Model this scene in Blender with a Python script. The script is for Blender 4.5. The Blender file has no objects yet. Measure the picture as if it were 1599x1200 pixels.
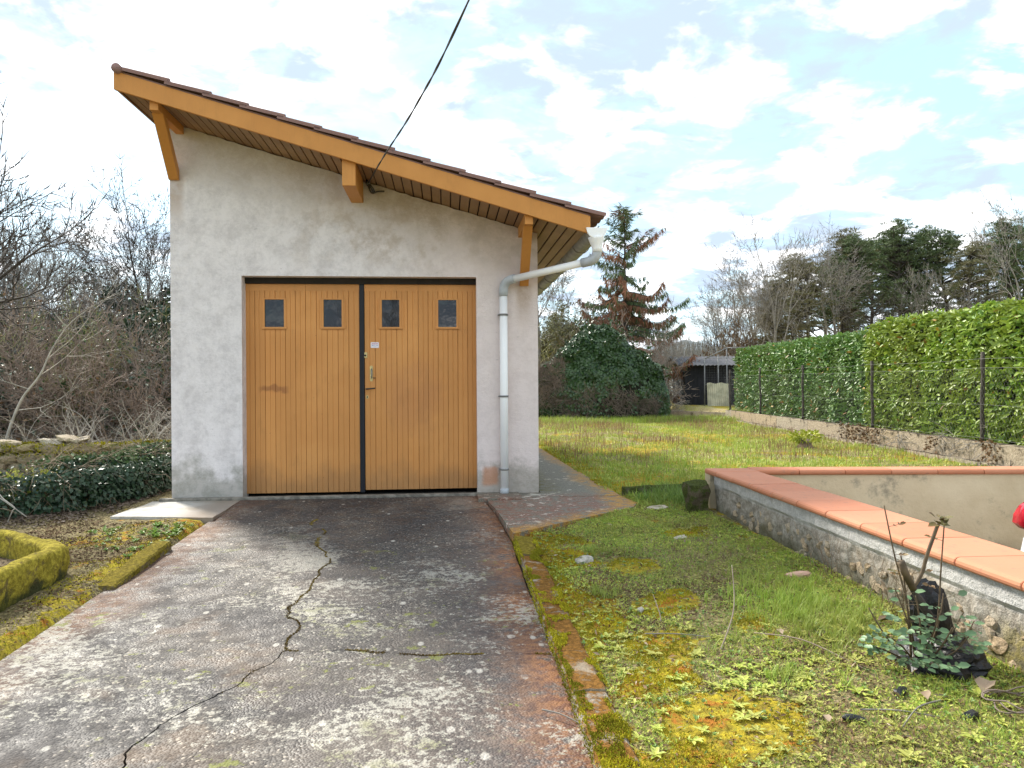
import bpy, bmesh, math, random
import numpy as np
from mathutils import Vector, Matrix, noise as mnoise
PI = math.pi
R = math.radians
rng = random.Random(7)
nr = np.random.default_rng(11)
S = bpy.context.scene
COL = S.collection

# ------------------------------------------------------------------ camera
cam_data = bpy.data.cameras.new('camera')
cam_data.sensor_width = 36; cam_data.lens = 36 * 1180 / 1599
cam_data.clip_start = 0.05; cam_data.clip_end = 3000
cam = bpy.data.objects.new('camera', cam_data); COL.objects.link(cam)
cam.location = (0, -7.6, 1.12)
_a, _r, _p = R(4.99), R(.35), math.atan(2 / 1180)
_f = Vector((math.sin(_a) * math.cos(_p), math.cos(_a) * math.cos(_p), -math.sin(_p)))
_x = Vector((math.cos(_a), -math.sin(_a), 0)); _d = _f.cross(_x)
if _d.z > 0: _d = -_d
_x2 = _x * math.cos(_r) + _d * math.sin(_r); _d2 = _d * math.cos(_r) - _x * math.sin(_r)
cam.matrix_world = Matrix.Translation(cam.location) @ Matrix((_x2, -_d2, -_f)).transposed().to_4x4()
S.camera = cam

# ------------------------------------------------------------------ sky, sun, exposure
SUN_EL, SUN_AZ = 41, -36         # azimuth from +Y, clockwise
EXPOSURE = 1.68
w = bpy.data.worlds.new('World'); S.world = w; w.use_nodes = True
nt = w.node_tree; nt.nodes.clear()


class G:
    """small helper for node graphs"""
    def __init__(s, nt): s.nt = nt
    def n(s, typ, ins=None, **props):
        nd = s.nt.nodes.new(typ)
        for k, v in props.items(): setattr(nd, k, v)
        for k, v in (ins or {}).items():
            sock = nd.inputs[k]
            if isinstance(v, bpy.types.NodeSocket): s.nt.links.new(v, sock)
            elif isinstance(v, bpy.types.Node): s.nt.links.new(v.outputs[0], sock)
            else: sock.default_value = v
        return nd
    def m(s, op, a, b=0.0, c=None, clamp=False):
        i = {0: a, 1: b}
        if c is not None: i[2] = c
        return s.n('ShaderNodeMath', i, operation=op, use_clamp=clamp).outputs[0]
    def mix(s, f, a, b, blend='MIX'):
        nd = s.nt.nodes.new('ShaderNodeMix'); nd.data_type = 'RGBA'; nd.blend_type = blend; nd.clamp_factor = True
        for idx, v in ((0, f), (6, a), (7, b)):
            if isinstance(v, bpy.types.NodeSocket): s.nt.links.new(v, nd.inputs[idx])
            else: nd.inputs[idx].default_value = v
        return nd.outputs[2]
    def noise(s, vec, scale, detail=4, rough=.55, dist=0.0, dim='3D'):
        return s.n('ShaderNodeTexNoise', {'Vector': vec, 'Scale': scale, 'Detail': detail, 'Roughness': rough, 'Distortion': dist}, noise_dimensions=dim).outputs[0]
    def voro(s, vec, scale, feature='F1', out=0, rnd=1.0):
        return s.n('ShaderNodeTexVoronoi', {'Vector': vec, 'Scale': scale, 'Randomness': rnd}, feature=feature).outputs[out]
    def ramp(s, v, lo, hi, a=0.0, b=1.0):
        return s.n('ShaderNodeMapRange', {0: v, 1: lo, 2: hi, 3: a, 4: b}, interpolation_type='SMOOTHSTEP').outputs[0]
    def scale(s, vec, sc):
        return s.n('ShaderNodeVectorMath', {0: vec, 1: sc}, operation='MULTIPLY').outputs[0]
    def sep(s, vec):
        return s.n('ShaderNodeSeparateXYZ', {0: vec}).outputs
    def link(s, a, b): s.nt.links.new(a, b)


g = G(nt)
sky = g.n('ShaderNodeTexSky', sky_type='NISHITA', sun_disc=False, sun_elevation=R(SUN_EL), sun_rotation=R(SUN_AZ), air_density=1.0, dust_density=1.0, ozone_density=1.5)
tc = g.n('ShaderNodeTexCoord').outputs['Generated']
sx, sy, sz = g.sep(tc)
den = g.m('ADD', g.m('MAXIMUM', sz, 0.0), 0.16)
uv = g.n('ShaderNodeCombineXYZ', {0: g.m('DIVIDE', sx, den), 1: g.m('DIVIDE', sy, den), 2: 3.7}).outputs[0]
big = g.noise(uv, 0.9, 3, .5, .3)
mid = g.noise(uv, 4.2, 6, .57, .4)
fine = g.noise(uv, 12.0, 5, .6, .3)
cov = g.m('ADD', g.m('ADD', g.m('MULTIPLY', big, .36), g.m('MULTIPLY', mid, .50)), g.m('MULTIPLY', fine, .20))
cover = g.ramp(cov, .43, .60)
thick = g.ramp(g.noise(g.n('ShaderNodeVectorMath', {0: uv, 1: (5.1, 2.2, 1.0)}, operation='ADD').outputs[0], 3.9, 6, .55, .3), .34, .575)
cloud_col = g.mix(thick, (1.0, .975, .965, 1), (.225, .27, .335, 1))
hz = g.ramp(sz, 0.0, .16)
cover = g.m('MAXIMUM', g.m('MULTIPLY', cover, .97), g.m('SUBTRACT', .75, g.m('MULTIPLY', hz, .75)))
bg_sky = g.n('ShaderNodeBackground', {'Color': g.mix(.55, sky.outputs[0], (3.2, 5.0, 5.6, 1)), 'Strength': .082})
bg_cl = g.n('ShaderNodeBackground', {'Color': cloud_col, 'Strength': 1.0})
mixs = g.n('ShaderNodeMixShader', {0: cover, 1: bg_sky, 2: bg_cl})
out = g.n('ShaderNodeOutputWorld', {0: mixs})

sd = bpy.data.lights.new('sun', 'SUN'); sd.energy = 2.4; sd.angle = R(9); sd.color = (1, .94, .84)
sun = bpy.data.objects.new('sun', sd); COL.objects.link(sun)
_s = Vector((math.sin(R(SUN_AZ)) * math.cos(R(SUN_EL)), math.cos(R(SUN_AZ)) * math.cos(R(SUN_EL)), math.sin(R(SUN_EL))))
sun.rotation_euler = _s.to_track_quat('Z', 'Y').to_euler()
V = S.view_settings
V.view_transform = 'Standard'; V.look = 'None'; V.exposure = EXPOSURE; V.gamma = 1; V.use_curve_mapping = False


# ------------------------------------------------------------------ helpers
def c8(r, gg, b):
    f = lambda c: (c / 255 / 12.92) if c / 255 <= .04045 else ((c / 255 + .055) / 1.055) ** 2.4
    return (f(r), f(gg), f(b), 1)


def new_mat(name):
    m = bpy.data.materials.new(name); m.use_nodes = True
    m.node_tree.nodes.clear()
    q = G(m.node_tree)
    q.pos = q.n('ShaderNodeNewGeometry').outputs['Position']
    q.oc = q.n('ShaderNodeTexCoord').outputs['Object']
    return m, q


def finish(m, q, color, rough=.8, bump=None, bstr=.3, bdist=.01, metallic=0.0, spec=.5, trans=0.0, extra=None):
    ins = {'Base Color': color, 'Roughness': rough, 'Metallic': metallic, 'Specular IOR Level': spec}
    if bump is not None:
        ins['Normal'] = q.n('ShaderNodeBump', {'Strength': bstr, 'Distance': bdist, 'Height': bump}).outputs[0]
    ins.update(extra or {})
    b = q.n('ShaderNodeBsdfPrincipled', ins).outputs[0]
    if trans > 0:
        t = q.n('ShaderNodeBsdfTranslucent', {'Color': color}).outputs[0]
        b = q.n('ShaderNodeMixShader', {0: trans, 1: b, 2: t}).outputs[0]
    q.n('ShaderNodeOutputMaterial', {0: b})
    return m


def simple(name, col, rough=.7, var=.25, vs=6.0, bump=0, metallic=0.0, spec=.4, island=False, trans=0.0, col2=None):
    m, q = new_mat(name)
    c2 = col2 or tuple(max(0, x * (1 - var)) for x in col[:3]) + (1,)
    f = q.n('ShaderNodeNewGeometry').outputs['Random Per Island'] if island else q.ramp(q.noise(q.pos, vs, 5), .35, .65)
    c = q.mix(f, col, c2)
    if island:
        c = q.mix(q.ramp(q.noise(q.pos, vs, 3), .4, .62), c, tuple(x * .72 for x in c2[:3]) + (1,))
    return finish(m, q, c, rough, q.noise(q.pos, vs * 12, 4) if bump else None, bump, .01, metallic, spec, trans)


def tag(o, label=None, cat=None, group=None, kind=None):
    if label: o['label'] = label
    if cat: o['category'] = cat
    if group: o['group'] = group
    if kind: o['kind'] = kind
    return o


def empty(name, loc=(0, 0, 0), rz=0, **k):
    o = bpy.data.objects.new(name, None); COL.objects.link(o); o.location = loc; o.rotation_euler = (0, 0, rz)
    o.empty_display_size = .1
    return tag(o, **k)


def mesh_obj(name, verts, faces, mat, parent=None, smooth=False):
    me = bpy.data.meshes.new(name); me.from_pydata([tuple(v) for v in verts], [], faces); me.update()
    if smooth: me.polygons.foreach_set('use_smooth', [True] * len(me.polygons))
    me.materials.append(mat)
    o = bpy.data.objects.new(name, me); COL.objects.link(o)
    if parent: o.parent = parent
    return o


def np_mesh(name, verts, faces, mat, parent=None, smooth=False):
    """verts (N,3), faces (M,k) arrays"""
    verts = np.asarray(verts, np.float32); faces = np.asarray(faces, np.int32)
    me = bpy.data.meshes.new(name); k = faces.shape[1]
    me.vertices.add(len(verts)); me.vertices.foreach_set('co', verts.ravel())
    me.loops.add(faces.size); me.loops.foreach_set('vertex_index', faces.ravel())
    me.polygons.add(len(faces)); me.polygons.foreach_set('loop_start', np.arange(0, faces.size, k, dtype=np.int32))
    me.polygons.foreach_set('loop_total', np.full(len(faces), k, np.int32))
    if smooth: me.polygons.foreach_set('use_smooth', np.ones(len(faces), bool))
    me.update(calc_edges=True); me.validate()
    me.materials.append(mat)
    o = bpy.data.objects.new(name, me); COL.objects.link(o)
    if parent: o.parent = parent
    return o


def share(src, name, parent=None, mw=None):
    o = bpy.data.objects.new(name, src if isinstance(src, bpy.types.Mesh) else src.data); COL.objects.link(o)
    if parent: o.parent = parent
    if mw is not None: o.matrix_basis = mw
    return o


def box_bm(bm, x0, x1, y0, y1, z0, z1):
    vs = [bm.verts.new(p) for p in ((x0, y0, z0), (x1, y0, z0), (x1, y1, z0), (x0, y1, z0), (x0, y0, z1), (x1, y0, z1), (x1, y1, z1), (x0, y1, z1))]
    for f in ((0, 3, 2, 1), (4, 5, 6, 7), (0, 1, 5, 4), (1, 2, 6, 5), (2, 3, 7, 6), (3, 0, 4, 7)):
        bm.faces.new([vs[i] for i in f])
    return vs


def bm_obj(name, bm, mat, parent=None, bevel=0, smooth=False):
    if bevel:
        bmesh.ops.bevel(bm, geom=list(bm.edges), offset=bevel, segments=2, affect='EDGES', profile=.5)
    bmesh.ops.recalc_face_normals(bm, faces=bm.faces)
    me = bpy.data.meshes.new(name); bm.to_mesh(me); bm.free()
    if smooth: me.polygons.foreach_set('use_smooth', [True] * len(me.polygons))
    me.materials.append(mat)
    o = bpy.data.objects.new(name, me); COL.objects.link(o)
    if parent: o.parent = parent
    return o


def box(name, x0, x1, y0, y1, z0, z1, mat, parent=None, bevel=0):
    bm = bmesh.new(); box_bm(bm, x0, x1, y0, y1, z0, z1)
    return bm_obj(name, bm, mat, parent, bevel)


def prism(name, pts, axis, a, b, mat, parent=None, bevel=0):
    """polygon pts (2D) extruded from a to b along axis ('x': pts=(y,z), 'y': pts=(x,z), 'z': pts=(x,y))"""
    mk = {'x': lambda p, t: (t, p[0], p[1]), 'y': lambda p, t: (p[0], t, p[1]), 'z': lambda p, t: (p[0], p[1], t)}[axis]
    bm = bmesh.new()
    A = [bm.verts.new(mk(p, a)) for p in pts]; B = [bm.verts.new(mk(p, b)) for p in pts]
    n = len(pts)
    bm.faces.new(A); bm.faces.new(B[::-1])
    for i in range(n): bm.faces.new((A[i], B[i], B[(i + 1) % n], A[(i + 1) % n]))
    return bm_obj(name, bm, mat, parent, bevel)


def tube(name, pts, r, mat, parent=None, sides=12, caps=True):
    """swept tube along pts; r float or list"""
    pts = [Vector(p) for p in pts]; n = len(pts)
    rr = r if isinstance(r, (list, tuple)) else [r] * n
    vs, fs = [], []
    t0 = (pts[1] - pts[0]).normalized(); up = Vector((0, 0, 1)) if abs(t0.z) < .9 else Vector((1, 0, 0))
    u = t0.cross(up).normalized()
    for i, p in enumerate(pts):
        t = (pts[min(i + 1, n - 1)] - pts[max(i - 1, 0)]).normalized()
        u = (u - t * u.dot(t)).normalized(); v = t.cross(u)
        for k in range(sides):
            a = 2 * PI * k / sides
            vs.append(p + (u * math.cos(a) + v * math.sin(a)) * rr[i])
    for i in range(n - 1):
        for k in range(sides):
            k2 = (k + 1) % sides
            fs.append((i * sides + k, i * sides + k2, (i + 1) * sides + k2, (i + 1) * sides + k))
    if caps: fs.append(tuple(range(sides))[::-1]); fs.append(tuple(range((n - 1) * sides, n * sides)))
    return mesh_obj(name, vs, fs, mat, parent, True)


def arc(p0, p1, p2, rad, n=7):
    """rounded corner at p1"""
    p0, p1, p2 = map(Vector, (p0, p1, p2))
    a = (p0 - p1).normalized() * rad; b = (p2 - p1).normalized() * rad
    return [(p1 + a) * (1 - t) ** 2 + p1 * 2 * t * (1 - t) + (p1 + b) * t * t for t in [i / (n - 1) for i in range(n)]]


def seg_tubes(segs, sides=3):
    """segs array (N,8): p0,p1,r0,r1 -> verts, quads"""
    s = np.asarray(segs, float); p0, p1, r0, r1 = s[:, 0:3], s[:, 3:6], s[:, 6], s[:, 7]
    d = p1 - p0; d /= np.linalg.norm(d, axis=1, keepdims=True) + 1e-9
    ref = np.where(np.abs(d[:, 2:3]) < .9, np.array([[0, 0, 1.]]), np.array([[1., 0, 0]]))
    u = np.cross(d, ref); u /= np.linalg.norm(u, axis=1, keepdims=True); v = np.cross(d, u)
    N = len(s); out = np.zeros((N, 2 * sides, 3))
    for k in range(sides):
        a = 2 * PI * k / sides; o = u * math.cos(a) + v * math.sin(a)
        out[:, k] = p0 + o * r0[:, None]; out[:, sides + k] = p1 + o * r1[:, None]
    f = np.array([[k, (k + 1) % sides, sides + (k + 1) % sides, sides + k] for k in range(sides)])
    faces = (np.arange(N)[:, None, None] * 2 * sides + f[None]).reshape(-1, 4)
    return out.reshape(-1, 3), faces


def unit(v):
    return v / (np.linalg.norm(v, axis=1, keepdims=True) + 1e-9)


def leaves(pos, dirs, nrm, L, W, fold=.25, kind=4):
    """leaf faces: pos (N,3) base, dirs (N,3) along, nrm (N,3) face normal; returns verts, faces"""
    pos = np.asarray(pos, float); dirs = unit(np.asarray(dirs, float)); N = len(pos)
    side = unit(np.cross(dirs, nrm)); n2 = np.cross(side, dirs)
    L = np.broadcast_to(np.asarray(L, float), (N,))[:, None]; W = np.broadcast_to(np.asarray(W, float), (N,))[:, None]
    if kind == 4:
        v = np.stack([pos, pos + dirs * L * .45 + side * W * .5 + n2 * W * fold, pos + dirs * L, pos + dirs * L * .45 - side * W * .5 + n2 * W * fold], 1)
        f = (np.arange(N)[:, None, None] * 4 + np.array([[0, 1, 2], [0, 2, 3]])[None]).reshape(-1, 3)
    else:
        v = np.stack([pos, pos + dirs * L * .3 + side * W * .46 + n2 * W * fold, pos + dirs * L * .72 + side * W * .38 + n2 * W * fold * .6,
                      pos + dirs * L - n2 * L * .12, pos + dirs * L * .72 - side * W * .38 + n2 * W * fold * .6, pos + dirs * L * .3 - side * W * .46 + n2 * W * fold], 1)
        f = (np.arange(N)[:, None, None] * 6 + np.array([[0, 1, 2, 3], [0, 3, 4, 5]])[None]).reshape(-1, 4)
    return v.reshape(-1, 3), f


def rdir(n, zmul=1.0):
    v = nr.normal(size=(n, 3)); v[:, 2] *= zmul
    return unit(v)


def vn(x, y, s=1.0, seed=0, oct=3):
    """value noise, vectorised, 0..1"""
    x = np.asarray(x, float) * s + seed * 17.3; y = np.asarray(y, float) * s + seed * 9.1
    tot = 0; amp = 1; norm = 0
    for _ in range(oct):
        xi, yi = np.floor(x), np.floor(y); fx, fy = x - xi, y - yi
        fx = fx * fx * (3 - 2 * fx); fy = fy * fy * (3 - 2 * fy)
        h = lambda a, b: np.modf(np.abs(np.sin(a * 127.1 + b * 311.7) * 43758.5453))[0]
        v = (h(xi, yi) * (1 - fx) + h(xi + 1, yi) * fx) * (1 - fy) + (h(xi, yi + 1) * (1 - fx) + h(xi + 1, yi + 1) * fx) * fy
        tot = tot + v * amp; norm += amp; amp *= .5; x = x * 2.03 + 5.2; y = y * 2.03 + 1.3
    return tot / norm


def sst(e0, e1, x):
    t = np.clip((np.asarray(x, float) - e0) / (e1 - e0), 0, 1)
    return t * t * (3 - 2 * t)


# ------------------------------------------------------------------ materials
def mk_ground():
    m, q = new_mat('ground_soil_moss')
    a = q.n('ShaderNodeAttribute', attribute_name='cover').outputs['Color']
    mo, gr, dr = q.sep(a)[0], q.sep(a)[1], q.sep(a)[2]
    n1 = q.noise(q.pos, 9, 6, .65); n2 = q.noise(q.pos, 60, 4, .7); n3 = q.noise(q.pos, 2.2, 4)
    vc = q.voro(q.pos, 75, out=1); v1, v2, _v = q.sep(vc); n5 = q.noise(q.pos, 26, 5, .7)
    soil = q.mix(q.ramp(n2, .35, .65), (.075, .052, .032, 1), (.22, .165, .10, 1))
    soil = q.mix(q.m('MULTIPLY', q.ramp(v1, .72, .78), .8), soil, (.34, .26, .16, 1))
    soil = q.mix(q.m('MULTIPLY', q.ramp(v2, .80, .85), .7), soil, (.03, .022, .015, 1))
    green = q.mix(q.ramp(v1, .15, .9), (.15, .18, .03, 1), (.50, .50, .09, 1))
    green = q.mix(q.m('MULTIPLY', q.ramp(v2, .82, .88), .7), green, (.30, .21, .10, 1))
    moss = q.mix(q.ramp(n5, .32, .7), (.17, .13, .02, 1), (.44, .35, .025, 1))
    moss = q.mix(q.ramp(n1, .54, .66), moss, (.34, .13, .02, 1))
    dry = q.mix(q.ramp(v2, .15, .85), (.20, .145, .07, 1), (.48, .40, .22, 1))
    g1_ = q.m('MULTIPLY', gr, q.ramp(q.m('ADD', n1, q.m('MULTIPLY', q.m('SUBTRACT', n5, .5), .5)), .30, .46), clamp=True)
    c = q.mix(g1_, soil, green)
    c = q.mix(q.m('MULTIPLY', dr, q.ramp(q.m('ADD', n1, q.m('MULTIPLY', q.m('SUBTRACT', n5, .5), .6)), .60, .42), clamp=True), c, dry)
    c = q.mix(q.ramp(q.m('ADD', mo, q.m('MULTIPLY', q.m('SUBTRACT', q.m('ADD', q.m('MULTIPLY', n1, .6), q.m('MULTIPLY', n5, .4)), .5), 1.5)), .46, .62), c, moss)
    return finish(m, q, c, .95, q.m('ADD', n1, q.m('MULTIPLY', n2, .6)), .9, .03, spec=.15)


def aggregate(q, pale=1.0):
    n1 = q.noise(q.pos, 1.3, 5, .6); n2 = q.noise(q.pos, 7, 6, .65); n4 = q.noise(q.pos, 30, 4, .6)
    vc = q.voro(q.pos, 95, out=1); vd = q.voro(q.pos, 95)
    gray = q.sep(vc)[0]
    c = q.mix(q.ramp(gray, .1, .95), (.075 * pale, .068 * pale, .066 * pale, 1), (.215 * pale, .195 * pale, .175 * pale, 1))
    c = q.mix(q.ramp(gray, .95, .98), c, (.30, .27, .23, 1))
    c = q.mix(q.ramp(n1, .44, .64, 0, .5), c, (.11, .092, .078, 1))
    return c, n1, n2, n4, vd


def mk_drive():
    m, q = new_mat('exposed_aggregate_concrete')
    c, n1, n2, n4, vd = aggregate(q, .40)
    x, y, z = q.sep(q.pos)
    warp = q.m('MULTIPLY', q.m('SUBTRACT', q.noise(q.pos, 1.1, 4), .5), 1.1)
    right = q.ramp(q.m('ADD', x, warp), -.25, .45)
    nearz = q.ramp(q.m('ADD', y, warp), -1.0, -3.6)
    # pinkish wash to the right, rust moss at the edges
    c = q.mix(q.m('MULTIPLY', q.m('MULTIPLY', right, q.ramp(n4, .3, .6)), .4, clamp=True), c, (.19, .125, .095, 1))
    edge = q.m('MAXIMUM', q.ramp(q.m('ADD', x, q.m('MULTIPLY', warp, .35)), .12, .46), q.ramp(q.m('ADD', x, q.m('MULTIPLY', warp, .6)), -1.62, -1.98, 0, .5))
    rust = q.m('MULTIPLY', edge, q.ramp(q.m('ADD', n2, q.m('MULTIPLY', n4, .35)), .50, .68))
    c = q.mix(q.m('MULTIPLY', rust, .85), c, q.mix(q.ramp(n4, .4, .6), (.13, .045, .018, 1), (.24, .10, .03, 1)))
    band = q.ramp(q.m('ABSOLUTE', q.m('SUBTRACT', q.m('ADD', x, q.m('MULTIPLY', warp, .3)), -1.2)), .7, .0)
    c = q.mix(q.m('MULTIPLY', q.m('MULTIPLY', band, nearz), q.ramp(q.noise(q.pos, 3.4, 5), .52, .66, 0, .35)), c, (.17, .095, .04, 1))
    c = q.mix(1.0, c, q.mix(q.ramp(q.noise(q.pos, 1.7, 5, .6, .5), .34, .66), (.62, .62, .66, 1), (1.25, 1.2, 1.12, 1)), 'MULTIPLY')
    clus = q.noise(q.pos, 1.15, 4, .55, .4)
    # lichen
    l1 = q.m('ADD', q.noise(q.pos, 27, 9, .80), q.m('MULTIPLY', clus, .8))
    lich = q.m('MULTIPLY', q.ramp(l1, .955, 1.0), q.m('ADD', .3, q.m('MULTIPLY', nearz, .7)))
    lc = q.mix(q.ramp(q.noise(q.pos, 4, 4), .52, .66), (.42, .395, .33, 1), (.27, .26, .15, 1))
    c = q.mix(q.m('MULTIPLY', lich, .7), c, lc)
    vs = q.m('MULTIPLY', q.ramp(q.voro(q.scale(q.pos, (1, .6, 1)), 8.5), .17, .10), q.ramp(q.noise(q.pos, 5, 3), .46, .54))
    c = q.mix(q.m('MULTIPLY', vs, .6), c, (.50, .47, .41, 1))
    gm = q.m('MULTIPLY', q.ramp(q.m('ADD', q.noise(q.pos, 9, 6, .7), q.m('MULTIPLY', q.noise(q.pos, 1.6, 2), .4)), .83, .88), nearz)
    c = q.mix(q.m('MULTIPLY', gm, .8), c, (.16, .17, .025, 1))
    h = q.m('ADD', q.m('MULTIPLY', vd, -1.0), q.m('MULTIPLY', n2, 2.2))
    rough = q.ramp(n2, .35, .65, .55, .85)
    return finish(m, q, c, rough, h, .55, .008, spec=.5)


def mk_path():
    m, q = new_mat('weathered_path_concrete')
    n1 = q.noise(q.pos, 1.6, 5); n2 = q.noise(q.pos, 10, 6, .7); n4 = q.noise(q.pos, 90, 3, .7)
    c = q.mix(q.ramp(n4, .3, .7), (.085, .08, .062, 1), (.23, .215, .17, 1))
    x, y, z = q.sep(q.pos)
    c = q.mix(q.m('MULTIPLY', q.ramp(n2, .40, .56), q.ramp(y, .1, -.45)), c, q.mix(q.ramp(n4, .4, .6), (.13, .055, .035, 1), (.24, .13, .09, 1)))
    c = q.mix(q.ramp(q.m('ADD', n2, q.m('MULTIPLY', n1, .5)), .84, .89), c, (.42, .39, .33, 1))
    e = q.m('MAXIMUM', q.ramp(q.m('ADD', x, q.m('MULTIPLY', n1, .5)), 1.62, 1.88), q.ramp(q.m('ADD', q.m('ADD', y, q.m('MULTIPLY', x, -.86)), q.m('MULTIPLY', n1, .4)), -1.85, -2.25))
    c = q.mix(q.m('MULTIPLY', e, q.ramp(n2, .38, .56)), c, q.mix(q.ramp(n4, .4, .6), (.30, .12, .03, 1), (.42, .26, .04, 1)))
    mg = q.m('MULTIPLY', q.m('MULTIPLY', q.ramp(q.m('ABSOLUTE', q.m('SUBTRACT', x, 1.0)), .26, .02), q.ramp(y, -.2, .1)), q.ramp(n2, .42, .56))
    c = q.mix(q.m('MULTIPLY', mg, .85), c, (.10, .085, .025, 1))
    return finish(m, q, c, .8, q.m('ADD', n2, n4), .35, .006, spec=.35)


def mk_slab():
    m, q = new_mat('smooth_pale_concrete')
    n2 = q.noise(q.pos, 8, 6, .7); n4 = q.noise(q.pos, 60, 3, .7)
    c = q.mix(q.ramp(n2, .3, .7), (.42, .40, .36, 1), (.58, .56, .52, 1))
    c = q.mix(q.ramp(n4, .68, .72), c, (.1, .1, .09, 1))
    c = q.mix(q.ramp(q.noise(q.pos, 5, 7, .75), .50, .62, 0, .7), c, (.30, .26, .20, 1))
    x = q.sep(q.pos)[0]
    c = q.mix(q.m('MULTIPLY', q.ramp(q.m('ADD', x, q.m('MULTIPLY', n2, .3)), -2.3, -1.95), .8), c, (.22, .16, .11, 1))
    return finish(m, q, c, .34, n2, .2, .005, spec=.6)


def mk_plaster():
    m, q = new_mat('garage_plaster')
    x, y, z = q.sep(q.pos)
    n1 = q.noise(q.pos, .9, 5, .6, .3); n2 = q.noise(q.pos, 5.5, 9, .74, .2); n4 = q.noise(q.pos, 55, 4, .7)
    c = q.mix(q.ramp(q.m('ADD', q.m('MULTIPLY', n2, .7), q.m('MULTIPLY', q.noise(q.pos, 26, 6, .75), .3)), .36, .60), (.60, .56, .555, 1), (.79, .745, .74, 1))
    c = q.mix(q.ramp(q.m('ADD', x, n1), -.6, 1.1, 0, .55), c, (.72, .58, .53, 1))
    # brown grey weather stain under the roof line
    zz = q.m('ADD', z, q.m('MULTIPLY', x, .289))
    st = q.m('MULTIPLY', q.ramp(q.m('ADD', zz, q.m('MULTIPLY', q.noise(q.pos, 2.4, 5), .7)), 2.62, 3.1), q.ramp(n2, .3, .62))
    c = q.mix(q.m('MULTIPLY', st, .62), c, (.36, .30, .25, 1))
    mid = q.m('MULTIPLY', q.ramp(q.m('ABSOLUTE', q.m('ADD', x, .55)), 1.5, .2), q.ramp(z, 2.1, 2.5))
    c = q.mix(q.m('MULTIPLY', mid, q.ramp(q.noise(q.pos, 2.6, 6, .7), .46, .62, 0, .55)), c, (.40, .31, .23, 1))
    # strut drips
    for sxx, zt in ((-2.61, 3.1), (.79, 2.1)):
        dd = q.m('MULTIPLY', q.ramp(q.m('ABSOLUTE', q.m('SUBTRACT', x, sxx)), .11, .03), q.m('MULTIPLY', q.ramp(z, zt - .55, zt - .05), q.ramp(z, zt + .04, zt)))
        c = q.mix(q.m('MULTIPLY', dd, q.ramp(n2, .3, .6, .1, .7)), c, (.36, .24, .15, 1))
    # rising damp, algae at the foot
    foot = q.ramp(q.m('ADD', z, q.m('MULTIPLY', q.noise(q.pos, 3.0, 6, .7), -1.1)), -.12, -.42)
    c = q.mix(q.m('MULTIPLY', foot, .62), c, q.mix(q.ramp(n2, .4, .6), (.16, .165, .11, 1), (.27, .25, .20, 1)))
    # trowel marks and pock marks
    c = q.mix(q.ramp(q.noise(q.scale(q.pos, (1, 1, 2.2)), 8.5, 8, .82), .60, .68, 0, .6), c, (.27, .245, .23, 1))
    br = q.m('MULTIPLY', q.ramp(q.m('ABSOLUTE', q.m('SUBTRACT', q.m('ADD', x, q.m('MULTIPLY', n2, .1)), .49)), .10, .05), q.ramp(q.m('ABSOLUTE', q.m('SUBTRACT', q.m('ADD', z, q.m('MULTIPLY', n2, .12)), .24)), .11, .06))
    c = q.mix(q.m('MULTIPLY', br, .75), c, (.50, .24, .13, 1))
    h = q.m('ADD', q.m('MULTIPLY', n4, .5), q.m('ADD', q.m('MULTIPLY', n2, .8), q.m('MULTIPLY', q.noise(q.scale(q.pos, (1, 1, 2.5)), 14, 5, .7), .8)))
    return finish(m, q, c, .92, h, .55, .012, spec=.2)


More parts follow.
